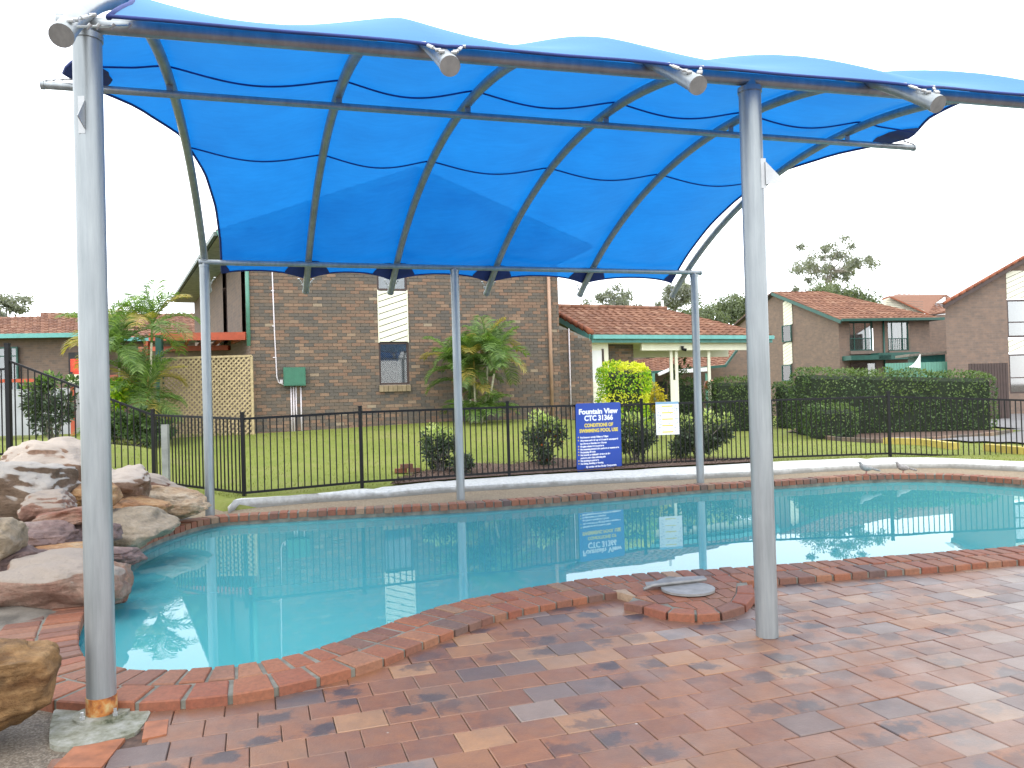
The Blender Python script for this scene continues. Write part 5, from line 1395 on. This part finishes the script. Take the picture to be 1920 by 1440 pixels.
q = atY(1332, 722, 30); mb = MB(); mb.tube([q+V((0, 0, -.22)), q+V((0, 0, -.15)), q, q+V((0, 0, .15)), q+V((0, 0, .2))], [.10, .2, .25, .2, .05], 14); mb.tube([q+V((0, 0, -1.6)), q+V((0, 0, -.2))], .06, 8)
tag(mb.build('garden_ornament', simple('orange_ceramic', (.55, .20, .09), .5), None, True), 'small round orange garden ornament on a stand between the far hedges', 'ornament')

# ------------------------------------------------------------------ townhouse with two upper windows
th = thing('townhouse', 'two storey brick townhouse with tiled roof and two upstairs windows behind the hedges', 'building', (17, 42, -.4))
k0 = p2(atY(1572, 600, 42)); ua = radians(10); tu = V((cos(ua), sin(ua), 0)); tn_ = V((tu.y, -tu.x, 0)); tb = V((-sin(radians(17)), cos(radians(17)), 0))
EZ = atY(1572, 600, 42).z; GB = -.5
def onA(px, py): q = atline(px, py, k0, tu); return (p2(q)-k0).dot(tu), q.z
sR = onA(1742, 600)[0]+.0
holesA = []
for (x0, x1) in ((1592, 1638), (1664, 1706)):
    s0_, zt_ = onA(x0, 603); s1_, zb_ = onA(x1, 657); holesA.append((s0_, s1_, zb_, zt_))
mb = MB(); cuts = [0]+[v_ for h_ in holesA for v_ in h_[:2]]+[sR]
for i in range(len(cuts)-1):
    a, b = k0+tu*cuts[i], k0+tu*cuts[i+1]
    if i % 2: h_ = holesA[i//2]; wallquad(mb, a, b, GB, h_[2]); wallquad(mb, a, b, h_[3], EZ)
    else: wallquad(mb, a, b, GB, EZ)
mb.build('front_wall', M['farbrick'], th)
for h_ in holesA:
    window(th, k0, tu, h_[0], h_[1], h_[2], h_[3], tn_, 'green_dark', [(0, 1)] if h_ is holesA[0] else [(0, .55), (.75, 1)], .1, .06, (.24, .72), (.42,))
    mb = MB(); q = k0+tu*((h_[0]+h_[1])/2)+tn_*.07; mb.box((q.x, q.y, h_[2]-.1), ((h_[1]-h_[0])/2+.05, .08, .09), (tu, tn_, V((0, 0, 1)))); mb.build('sill', M['palebrick'], th)
    mb = MB(); 
    n9 = 12
    for i in range(n9+1):
        q = k0+tu*(h_[0]+(h_[1]-h_[0])*i/n9)+tn_*.02; mb.bar((q.x, q.y, h_[2]+.02), (q.x, q.y, h_[2]+(h_[3]-h_[2])*.42), .012, .012)
    mb.build('rail', M['green_dark'], th)
s_, z_ = onA(1655, 600); q = k0+tu*s_+tn_*.05; pipe([(q.x, q.y, GB), (q.x, q.y, EZ)], .05, 'downpipe', M['green_dark'], th)
s0_, z0_ = onA(1592, 672); s1_, _ = onA(1640, 672); mb = MB(); q = k0+tu*((s0_+s1_)/2)+tn_*.4; mb.box((q.x, q.y, z0_), ((s1_-s0_)/2+.4, .4, .12), (tu, tn_, V((0, 0, 1)))); q = k0+tu*(s1_+.9)+tn_*.4; mb.box((q.x, q.y, z0_+.05), (1.2, .4, .18), (tu, tn_, V((0, 0, 1)))); mb.build('patio_awning', M['green_dark'], th)
window(th, k0+tn_*.12, tu, s0_, s1_, z0_-1.4, z0_-.25, tn_, 'brown', [(.3, .9)], .02)
# gable end
GE = 5.4; k1 = k0+tb*GE; gp = atline(1462, 556, k0, tb); PZ = EZ+2.05
def onB(px, py): q = atline(px, py, k0, tb); return (p2(q)-k0).dot(tb), q.z
mb = MB(); wallquad(mb, k1, k0, GB, PZ, EZ); wallquad(mb, k0+tb*(GE*2), k1, GB, EZ, PZ); mb.build('gable_wall', M['farbrick'], th)
nb_ = V((-tb.y, tb.x, 0)); nb_ = -nb_ if nb_.x > 0 else nb_
for (y0, y1, kind) in ((564, 609, 'b'), (611, 640, 'w'), (643, 683, 'b'), (685, 714, 'w')):
    sa_, za_ = onB(1469, y0); sb_, zb_ = onB(1487, y1); lo, hi = min(sa_, sb_), max(sa_, sb_)
    if kind == 'b': boards(th, k0, tb, lo, hi, zb_, za_, nb_, .2, -.33, 'cream', .03)
    else: window(th, k0+nb_*.13, tb, lo, hi, zb_, za_, nb_, 'green_dark', [(0, 1)], .02)
ov = .5
E0 = V((*(k0-tb*ov+nb_*.25)[:2], EZ-.05)); E1 = V((*(k0+tu*(sR+.4)-tb*ov)[:2], EZ-.05)); RR0 = V((*(k1+nb_*.25)[:2], PZ+.15)); RR1 = V((*(k1+tu*(sR-2.2))[:2], PZ+.15))
tiled_roof(th, E0, E1, RR0, RR1, M['tile'], .33, .38, parts=False)
bkE0 = V((*(k0+tb*(GE*2+ov)+nb_*.25)[:2], EZ-.05)); bkE1 = bkE0+tu*(sR+.6); tiled_roof(th, bkE0, bkE1, RR0, RR1, M['tile'], .33, .38, parts=False); tiled_roof(th, E1, bkE1, RR1, RR1+tb*.05, M['tile'], .33, .38, parts=False)
mb = MB(); mb.bar(E0+tn_*.06, E1+tn_*.06, .14, .14); mb.build('gutter', M['green_dark'], th)
mb = MB(); mb.bar(E0+V((0, 0, -.1)), RR0+V((0, 0, -.1)), .05, .18); mb.build('barge_board', M['green_dark'], th)
# house behind it on the right
t2 = thing('far_townhouse', 'brick townhouse with cream boarded gable between the two nearer townhouses', 'building', (23, 50, -.4))
a, b = p2(atY(1650, 600, 52)), p2(atY(1733, 600, 50)); c = p2(atY(1790, 600, 49)); pz0, pz1 = atY(1700, 560, 50).z, atY(1733, 592, 50).z
mb = MB(); wallquad(mb, a, b, GB, pz1-.2); wallquad(mb, b, c, GB, pz1); mb.build('wall', M['farbrick'], t2)
g_ = [atY(1655, 562, 50.5), atY(1668, 556, 50.5), atY(1733, 582, 50), atY(1733, 594, 50), atY(1655, 585, 50.5)]; mb = MB(); mb.prism(g_, V((0, .1, 0))); mb.build('gable_boards', M['cream'], t2)
for k in range(7):
    a_ = atY(1662, 563+k*4.2, 50.3); b_ = atY(1731, 566+k*4.6, 49.9)
    if 563+k*4.2 < 584: mb = MB(); mb.bar(a_, b_, .02, .02); mb.build('board_joint', M['mortar'], t2)
e0_, e1_, q0_, q1_ = atY(1668, 556, 50.2), atY(1742, 590, 49.6), atY(1680, 552, 56), atY(1775, 553, 55); tiled_roof(t2, e1_, V((e1_.x+2.5, e1_.y, e1_.z+.2)), q0_, q1_, M['tile'], parts=False)
mb = MB(); mb.prism([e0_, e1_, atY(1800, 575, 50), atY(1775, 553, 55), q0_], V((0, 0, -.05))); mb.build('roof', M['tile'], t2)
mb = MB(); mb.bar(atY(1655, 561, 50.1), e0_, .06, .09); mb.bar(e0_, e1_, .06, .09); mb.build('barge_board', M['ridge'], t2)

# right edge townhouse
t3 = thing('corner_townhouse', 'tall brick townhouse with sloping roofline cut by the right edge', 'building', (16, 31, -.2))
k3 = p2(atY(1773, 600, 30.5)); u3 = V((cos(radians(6)), sin(radians(6)), 0)); n3 = V((u3.y, -u3.x, 0))
def on3(px, py): q = atline(px, py, k3, u3); return (p2(q)-k3).dot(u3), q.z
sW, _ = on3(1889, 600); z0r = on3(1773, 571)[1]; s9, z9 = on3(1920, 486); sl = (z9-z0r)/s9
mb = MB(); wallquad(mb, k3, k3+u3*sW, -.3, z0r, z0r+sl*sW); 
mb.build('wall', M['farbrick'], t3)
for (y0, y1, kind) in ((492, 560, 'b'), (562, 632, 'w'), (637, 660, 'b'), (664, 738, 'w')):
    zt_ = on3(1900, y0)[1]; zb_ = on3(1900, y1)[1]
    if kind == 'b': boards(t3, k3, u3, sW, sW+1.5, zb_, min(zt_, z0r+sl*sW-.05) if y0 < 500 else zt_, n3, .2, .4, 'cream', .0)
    else: window(t3, k3, u3, sW, sW+1.5, zb_, zt_, n3, 'brown', [(0, 1)] if y0 < 600 else None, .05, .06, (), (.4,))
mb = MB(); a_ = k3+u3*(sW+1.5); wallquad(mb, a_, a_+u3*6, -.3, z0r+sl*(sW+1.5)-.1, z0r+sl*(sW+1.5)+1.2); wallquad(mb, k3+V((5.6, 8.2, 0)), k3, -.3, z0r); mb.build('wall', M['farbrick'], t3)
mb = MB(); wallquad(mb, k3+u3*sW, k3+u3*(sW+1.5), z0r+sl*sW-.06, z0r+sl*sW, z0r+sl*(sW+1.5)); mb.build('wall_infill', M['farbrick'], t3); mb = MB(); wallquad(mb, k3+u3*sW, k3+u3*(sW+1.5), -.5, on3(1900, 738)[1]); mb.build('wall_infill', M['farbrick'], t3)
A0 = V((*(k3-u3*.25+n3*.25)[:2], z0r-.08)); A1 = V((*(k3+u3*8+n3*.25)[:2], z0r-.08+sl*8.25)); bk3 = V((5.6, 8.0, .0))
mb = MB(); mb.prism([A0, A1, A1+bk3, A0+bk3], V((0, 0, .06))); mb.build('roof', M['tile'], t3)
for k in range(26):
    f = k/26; a_ = A0.lerp(A1, f)+V((0, 0, .09)); b_ = A0.lerp(A1, f+1/26)+V((0, 0, .11)); mb = MB(); mb.tube([a_, b_], [.07, .06], 7); mb.build('barge_tile', M['ridge'], t3, True)
mb = MB(); mb.bar(A0+V((0, 0, -.04)), A1+V((0, 0, -.04)), .04, .14); mb.build('barge_board', M['brown'], t3)
mb = MB(); q0_, q1_ = atY(1757, 568, 30.2), atY(1773, 566, 30.2); mb.prism([q0_, V((q1_.x, q1_.y, q0_.z)), V((q1_.x, q1_.y, q0_.z+.22))], V((0, .1, 0))); mb.build('eave_box', M['white'], t3)
# brown screen and green shed in front
scr = thing('brown_screen', 'dark brown sheet metal screen against the corner townhouse above the hedge', 'fence', (14.5, 27.5, 0))
a, b = p2(atY(1816, 690, 27.5)), p2(atY(1890, 700, 27.8)); z1 = atY(1816, 682, 27.5).z; n9 = 14
for i in range(n9): c = a.lerp(b, (i+.5)/n9); mb = MB(); mb.box((c.x, c.y, (z1+0)/2), ((b-a).length/n9/2-.008, .015, z1/2), ((b-a).normalized(), V((-(b-a).normalized().y, (b-a).normalized().x, 0)), V((0, 0, 1)))); mb.build('panel', M['brown'], scr)
shd = thing('green_shed', 'dark teal garden shed with flat roof left of the corner townhouse', 'shed', (17, 33, 0))
a, b = atY(1727, 668, 33), atY(1772, 664, 33); mb = MB(); mb.prism([V((a.x, a.y, 0)), V((b.x, b.y, 0)), V((b.x, b.y, b.z)), V((a.x, a.y, a.z))], V((.2, 1.5, 0))); mb.build('wall', simple('teal_sheet', (.02, .14, .13), .5), shd)
mb = MB(); mb.prism([a+V((-.6, -.2, .0)), b+V((.1, -.2, .03)), b+V((.3, 1.6, .03)), a+V((-.3, 1.6, 0))], V((0, 0, .10))); mb.build('roof', M['mortar'], shd)
gf = thing('green_fence', 'pale green sheet metal fence just above the longest hedge', 'fence', (16, 30, 0))
a, b = p2(atY(1660, 690, 31)), p2(atY(1778, 690, 30.8)); z1 = atY(1700, 686, 31).z+.12; n9 = 22
for i in range(n9): c = a.lerp(b, (i+.5)/n9); dd = (b-a).normalized(); mb = MB(); mb.box((c.x, c.y, z1/2), ((b-a).length/n9/2-.006, .012, z1/2), (dd, V((-dd.y, dd.x, 0)), V((0, 0, 1)))); mb.build('panel', M['green_pipe'], gf)
cw = []; 
for i in range(9): f = i/8; cw.append(atY(1700+26*f, 690-24*f**2.2-2, 30.3))
mb = MB(); mb.prism(cw+[atY(1726, 690, 30.3)], V((.05, .15, 0))); tag(mb.build('curved_wall', M['white']), 'curved white wall end rising above the longest hedge beside the shed', 'wall')

# ------------------------------------------------------------------ left background house
lh = thing('left_house', 'low brick house with terracotta roof and teal gutter at the left edge', 'building', (-20, 32, .6))
a, b = p2(atY(-120, 700, 31)), p2(atY(152, 700, 31)); mb = MB(); wallquad(mb, a, b, .5, 4.45); mb.build('wall', M['palebrick'], lh)
ga, gb2 = atY(-120, 632, 30.4), atY(153, 628, 30.4); ra, rb = atY(-120, 598, 33.5), atY(76, 594, 33.5); tiled_roof(lh, ga, atY(76, 630, 30.4), ra, rb, M['tile'], .3, .3, parts=False); tiled_roof(lh, atY(76, 630, 30.4), gb2, atY(76, 587, 34), atY(158, 588, 34), M['tile'], .3, .3, parts=False)
mb = MB(); mb.bar(ga, gb2, .14, .17); mb.build('gutter', M['teal'], lh)
window(lh, a-V((0, .15, 0)), (b-a).normalized(), .5, (p2(atY(38, 660, 31))-a).length, 2.1, 3.9, V((0, -1, 0)), 'green_dark', [(.3, 1)], .0, .06, (.5, .9), (.8,))
q = atY(140, 660, 30.7); mb = MB(); mb.box((q.x, q.y, 2.4), (.22, .05, 1.2)); mb.build('door', M['dark'], lh)
q = atY(142, 685, 30.5); mb = MB(); mb.box((q.x, q.y, q.z), (.18, .05, .25)); mb.box((q.x+.1, q.y, q.z-.3), (.2, .04, .12)); tag(mb.build('letter_box', simple('bright_red_paint', (.6, .05, .02), .5)), 'small bright red box in front of the left house door', 'box')
gfl = thing('grey_panel_fence', 'grey panel fence with orange capping in front of the left house', 'fence', (-17, 28, .6))
a, b = p2(atY(-100, 740, 27.5)), p2(atY(160, 740, 27.5)); n9 = 11
for i in range(n9): c = a.lerp(b, (i+.5)/n9); mb = MB(); mb.box((c.x, c.y, 1.35), ((b-a).length/n9/2-.012, .03, .8)); mb.build('panel', M['grey_panel'], gfl)
mb = MB(); c0_, c1_ = atY(-100, 716, 27.4), atY(78, 713, 27.4); mb.bar(c0_, c1_, .1, .12); mb.build('capping', M['redwood'], gfl)
q = atY(137, 760, 27.2); mb = MB(); mb.bar((q.x, q.y, .5), (q.x, q.y, 2.2), .14, .1); mb.build('post', M['redwood'], gfl)
mb = MB(); q = atY(148, 712, 26.8); mb.box((q.x, q.y, q.z), (.35, .1, .18)); tag(mb.build('cream_board', M['cream']), 'cream board by the grey panel fence behind the left steel post', 'board')
q = atY(212, 712, 25); mb = MB(); mb.box(q, (.2, .1, .15)); mb.box(q+V((-.25, 0, .1)), (.15, .1, .05)); tag(mb.build('patio_planter', simple('dark_red_pot', (.30, .07, .04), .6)), 'dark red planter seen between the left palms', 'planter')
# roof behind palms
rh = thing('middle_house', 'terracotta tiled house roof half hidden behind the left palms', 'building', (-12, 36, .6))
tiled_roof(rh, atY(150, 634, 33), atY(420, 634, 33), atY(170, 590, 37), atY(400, 588, 37), M['tile'], .3, .3, parts=False)
a, b = p2(atY(155, 700, 33.5)), p2(atY(420, 700, 33.5)); mb = MB(); wallquad(mb, a, b, .5, 4.5); mb.build('wall', M['farbrick'], rh)
mb = MB(); mb.bar(atY(150, 636, 32.9), atY(420, 636, 32.9), .14, .15); mb.build('gutter', M['teal'], rh)

# ------------------------------------------------------------------ palms
def palm_clump(name, label, base, canes, seed, L=1.3, ll=.38, nf=10, lw=.035, yel=.15, low=8):
    rg = random.Random(seed); root = thing(name, label, 'palm', base)
    for (dx, dy, h_, lx) in canes:
        b = V(base)+V((dx, dy, 0)); tp = b+V((lx, 0, h_)); md = b.lerp(tp, .5)+V((lx*.15, 0, 0))
        mb = MB(); mb.tube([b-V((0, 0, .1)), b.lerp(tp, .25), md, tp], [.038, .032, .028, .026], 8); mb.build('cane', M['cane'], root, True)
        sh_ = tp+V((lx*.12, 0, .38)); mb = MB(); mb.tube([tp, tp.lerp(sh_, .5), sh_], [.030, .028, .018], 8); mb.build('crownshaft', M['palm_y'] if rg.random() < .3 else M['palm'], root, True)
        for k in range(nf):
            az = k*2.4+rg.uniform(-.3, .3); j6 = k % 6; el = radians([80, 62, 42, 72, 24, 6][j6]+rg.uniform(-8, 8)); m_n = 'palm_y' if rg.random() < yel else 'palm'
            frond(sh_, az, el, L*rg.uniform(.75, 1.15), radians([55, 90, 100, 75, 95, 75][j6]*rg.uniform(.85, 1.15)), m_n, root, rg, 30, lw, ll)
        frond(sh_, rg.uniform(0, 6), radians(86), L*.8, radians(12), 'palm', root, rg, 22, lw, ll*.45, 'spear_frond')
    for k in range(low):
        az = rg.uniform(0, 2*pi); b = V(base)+V((rg.uniform(-.3, .3), rg.uniform(-.2, .2), .05)); frond(b, az, radians(rg.uniform(45, 80)), L*rg.uniform(.7, 1.0), radians(rg.uniform(70, 120)), 'palm', root, rg, 26, lw, ll*.9)
    return root
pb = atY(893, 790, 20.4); pb.z = H(pb.x, pb.y)
palm_clump('palm_clump', 'bushy golden cane palm clump against the middle of the brick house wall', pb, [(0, 0, 1.25, -.02), (.12, -.1, 1.25, .38), (-.10, .1, 1.0, -.35), (.2, .1, 1.45, .12), (-.05, .15, .6, -.1)], 51, 1.15, .46, 12, .030, .2, 16)
pl = atY(238, 800, 18.5); pl.z = H(pl.x, pl.y)
palm_clump('palm_clump', 'tall palm clump left of the lattice screen behind the raked fence', pl, [(-.1, 0, 1.75, -.05), (.35, .2, 2.35, .18), (-.35, .4, 2.0, -.30), (.1, .3, .9, .1), (.3, -.1, .5, .15)], 52, 1.30, .48, 12, .030, .16, 16)
# understory below the left palms
b_ = atY(255, 775, 17.6); shrub('broadleaf_shrub', 'dark dense shrub under the left palms behind the fence', V((b_.x, b_.y, H(b_.x, b_.y)+.45)), .80, .50, 'hedge', 3800, .11, 61)
b_ = atY(215, 745, 18.2); shrub('broadleaf_shrub', 'bright green leafy plant under the left palms', V((b_.x, b_.y, 1.75)), .55, .35, 'golden', 900, .16, 62)
# weeping shrub at far left
b_ = atY(98, 760, 16.5); ws = shrub('weeping_shrub', 'loose grey green weeping shrub left of the front left steel post', V((b_.x, b_.y, 1.65)), .62, .62, 'shrub', 3000, .10, 63, mat2='palm')

# ------------------------------------------------------------------ far trees
TG = 'trees beyond the houses'
gum('gum_tree', 'tallest open grey green gum tree above the townhouse roof', V((atY(1556, 600, 78).x, 78, -.5)), atY(1556, 497, 78), 5.4, 3.0, 'gum', 6200, .30, 71, 44, TG, .14)
gum('gum_tree', 'sparse gum tree above the entrance building, beside the right back post', V((atY(1270, 600, 70).x, 70, -.5)), atY(1268, 558, 70), 2.9, 1.6, 'gum', 3600, .28, 72, 26, TG, .17)
gum('gum_tree', 'small round gum tree just right of the brick house', V((atY(1148, 600, 66).x, 66, -.5)), atY(1148, 567, 66), 2.5, 1.2, 'gum', 4200, .26, 73, 24, TG, .26)
gum('leafy_tree', 'rounded dark green tree left of the right front steel post', V((atY(1372, 600, 64).x, 64, -.5)), atY(1368, 590, 64), 2.9, 1.25, 'bushfar', 6000, .26, 74, 24, TG, .32)
gum('leafy_tree', 'low spreading green treetops directly above the townhouse ridge', V((atY(1575, 600, 70).x, 70, -.5)), atY(1575, 562, 70), 4.6, 1.1, 'bushfar', 6500, .28, 75, 26, TG, .26)
gum('leafy_tree', 'sparse treetops between the two right hand posts', V((atY(1390, 600, 74).x, 74, -.5)), atY(1395, 575, 74), 1.8, 1.3, 'gum', 2000, .28, 76, 14, TG, .2)
gum('leafy_tree', 'grey green tree above the left house at the left edge', V((atY(5, 600, 55).x, 55, .5)), atY(2, 580, 55), 2.1, 1.5, 'gum', 4200, .26, 77, 24, TG, .26)
gum('leafy_tree', 'low dark green tree behind the entrance roof hip', V((atY(1320, 620, 60).x, 60, -.5)), atY(1318, 597, 60), 2.2, 1.0, 'bushfar', 3000, .26, 78, 18, TG, .3)
b_ = atY(1272, 705, 29); shrub('sapling', 'thin leafy sapling between porch post and right back steel post', V((b_.x, b_.y, 1.75)), .5, .9, 'hedge', 700, .13, 79, cat='sapling')

# ------------------------------------------------------------------ rocks
def rock(label, px, py, Y, wx, wy, wz, mat, seed, rot=0, tilt=0, zc_=None, sub=5, rough=.20, name='boulder', group='sandstone boulders of the rockery'):
    c = atY(px, py, Y); rg = random.Random(seed); off = V((seed*7.3, seed*1.7, seed*3.1))
    import bmesh
    bm = bmesh.new(); bmesh.ops.create_icosphere(bm, subdivisions=sub, radius=1)
    planes = [(rdir(rg), rg.uniform(.62, .88)) for _ in range(11)]
    for v_ in bm.verts:
        p = v_.co.normalized()
        q = V((math.copysign(abs(p.x)**.75, p.x), math.copysign(abs(p.y)**.75, p.y), math.copysign(abs(p.z)**.8, p.z)))
        for n_, d_ in planes:
            e = q.dot(n_)-d_
            if e > 0: q = q-n_*e*.85
        f = 1+rough*noise.noise(p*1.6+off)+rough*.45*noise.noise(p*4+off)
        st_r = .022*noise.noise(V((p.x*1.2, p.y*1.2, p.z*9))+off)*(wx/(wz+.01))**.5
        f += st_r+.03*noise.noise(p*11+off)-.035*max(0, 1-abs(noise.noise(p*2.3+off*1.3))*14)
        q = q*f
        v_.co = V((q.x*wx, q.y*wy, q.z*wz))
    bm.transform(Matrix.Rotation(tilt, 4, 'Y')); bm.transform(Matrix.Rotation(rot, 4, 'Z'))
    me = bpy.data.meshes.new(name); bm.to_mesh(me); bm.free(); me.materials.append(M[mat]); me.polygons.foreach_set('use_smooth', [True]*len(me.polygons))
    o = link(name, me, None, c); tag(o, label, 'rock', group); return o
rk = [
 ('largest pale topped boulder at the back of the rockery behind the front left post', 125, 884, 9.2, .62, .50, .40, 'rock_white', 1, .2, -.05),
 ('brown faced boulder with bright white top at the left edge', 40, 935, 7.6, .52, .45, .40, 'rock_brown', 2, .1, .18),
 ('small pink and grey boulder tucked under the brown faced boulder', 100, 950, 7.3, .26, .25, .15, 'rock_pink', 3, .3, 0),
 ('orange brown boulder half hidden behind the front left post', 160, 935, 7.9, .30, .28, .18, 'rock_orange', 4, .1, .1),
 ('mottled sloping boulder just right of the front left post', 235, 912, 9.0, .36, .32, .26, 'rock_white', 5, .3, .35),
 ('long rust stained boulder sloping down behind the mottled boulder', 275, 918, 9.9, .55, .35, .20, 'rock_pink', 25, .25, .22),
 ('striated tan boulder beside the left back steel post', 312, 934, 9.7, .46, .34, .15, 'rock_tan', 6, .1, .10),
 ('thin striated tan slab resting at the foot of the left back steel post', 338, 952, 9.6, .33, .25, .12, 'rock_tan', 16, .2, .05),
 ('smooth brown wedge boulder above the overhanging grey rock', 255, 952, 8.7, .34, .30, .13, 'rock_orange', 7, .0, .15),
 ('overhanging grey tan boulder reaching over the water', 240, 994, 7.8, .45, .45, .20, 'rock_grey', 8, .0, .06),
 ('flat red slab above the mauve rocks left of the post', 112, 974, 7.0, .30, .25, .08, 'rock_red', 9, .2, -.12),
 ('dark mauve boulder in the middle of the rockery', 85, 1006, 6.8, .36, .30, .13, 'rock_mauve', 10, 0, 0),
 ('mauve boulder touching the left side of the post', 165, 1003, 7.1, .26, .25, .11, 'rock_mauve', 18, 0.4, 0),
 ('flat orange brown slab below the mauve boulder', 105, 1036, 6.5, .36, .26, .07, 'rock_orange', 11, .1, 0),
 ('pointed mauve slab reaching over the water right of the post', 200, 1045, 6.7, .36, .30, .10, 'rock_mauve', 12, .1, .12),
 ('huge smooth pink boulder nearest the pool edge', 96, 1104, 5.95, .55, .42, .27, 'rock_pink', 13, .05, -.03),
 ('rounded red nose of rock right of the post at the water', 212, 1092, 6.15, .13, .2, .17, 'rock_red', 19, .05, 0),
 ('beige boulder cut by the left edge of the frame', -12, 1018, 6.0, .18, .25, .18, 'rock_grey', 14, 0, .2),
 ('gold and black boulder in the bottom left corner', -35, 1292, 3.55, .285, .30, .255, 'rock_dark', 15, .2, .15),
 ('grey boulder low at the left edge between pink and beige boulders', 20, 1065, 6.2, .3, .3, .16, 'rock_mauve', 17, 0, 0),
]
for r_ in rk: rock(*r_)
# mortared mound that carries the boulders
mb = MB(); nx, ny = 44, 44
def mound(x, y):
    e = 1e9
    d = min(((V((x, y, 0))-p).length for p in POOL[::6])); ins = inside((x, y), POOL[::3])
    back = S((y-5.2)/4.2)
    h_ = (.10+.42*back*S((-x-4.7)/1.8))*(1-.75*S((y-9.0)/1.2)*S((x+6.6)/.8))*S(d/.5)*(0 if ins else 1)+.06*noise.noise(V((x*2, y*2, 0)))
    return h_*S((x+9.5)/1.5)*S((y-4.9)/.8)-(.12 if (ins or d < .08) else 0)
for i in range(nx+1):
    for j in range(ny+1):
        x = -9.5+6.4*i/nx; y = 4.9+7.6*j/ny; z = mound(x, y); 
        if x > -4.6 and y > 10.4: z = min(z, -.06)
        mb.v.append((x, y, z if z > .01 else -.06))
for i in range(nx):
    for j in range(ny):
        a = i*(ny+1)+j; q = [a, a+ny+1, a+ny+2, a+1]
        c = sum((V(mb.v[k]) for k in q), V())/4
        if inside(c[:2], G12): continue
        mb.f.append(q); mb.uv.append(None)
mb.build('rockery_mound', simple('rough_rock_mortar', (.15, .13, .105), .95, 0, .45, 6, .8), None, True, kind='structure')

# ------------------------------------------------------------------ two pigeons
def bird(label, px, py, Y, face=1):
    p = atY(px, py, Y); p.z = CZ if Y < 12.9 else .003
    root = thing('pigeon', label, 'bird', p, 'pigeons on the far pool edge'); k = 1.0
    f = V((-1, .1, 0)).normalized()*face
    def Q(a, z): return p+f*a+V((0, 0, z))
    mb = MB(); mb.tube([Q(-.10, .095), Q(-.06, .10), Q(-.01, .105), Q(.045, .12), Q(.075, .145), Q(.085, .175), Q(.10, .195), Q(.115, .20)], [.012, .035, .052, .052, .038, .024, .024, .012], 12); mb.build('body', M['bird'], root, True)
    mb = MB(); mb.tube([Q(-.09, .095), Q(-.15, .075), Q(-.21, .06)], [.02, .02, .016], 6); mb.build('tail', M['bird'], root, True)
    mb = MB(); mb.tube([Q(.125, .198), Q(.143, .192)], [.006, .001], 5); mb.build('beak', M['black'], root)
    for s_ in (-1, 1):
        mb = MB(); q = V((-f.y, f.x, 0))*.02*s_; mb.tube([Q(0, .06)+q, Q(.01, .0)+q], .005, 5); mb.tube([Q(-.01, .003)+q, Q(.035, .003)+q], .004, 4); mb.build('leg', M['birdleg'], root)
bird('grey pigeon standing upright on the brick coping, left one of two', 1625, 886, 12.62)
bird('grey pigeon standing on the path by the kerb, right one of two', 1694, 885, 12.95)
print('OBJECTS', len(bpy.data.objects), 'tris', sum(len(o.data.polygons) for o in bpy.data.objects if o.type == 'MESH'))
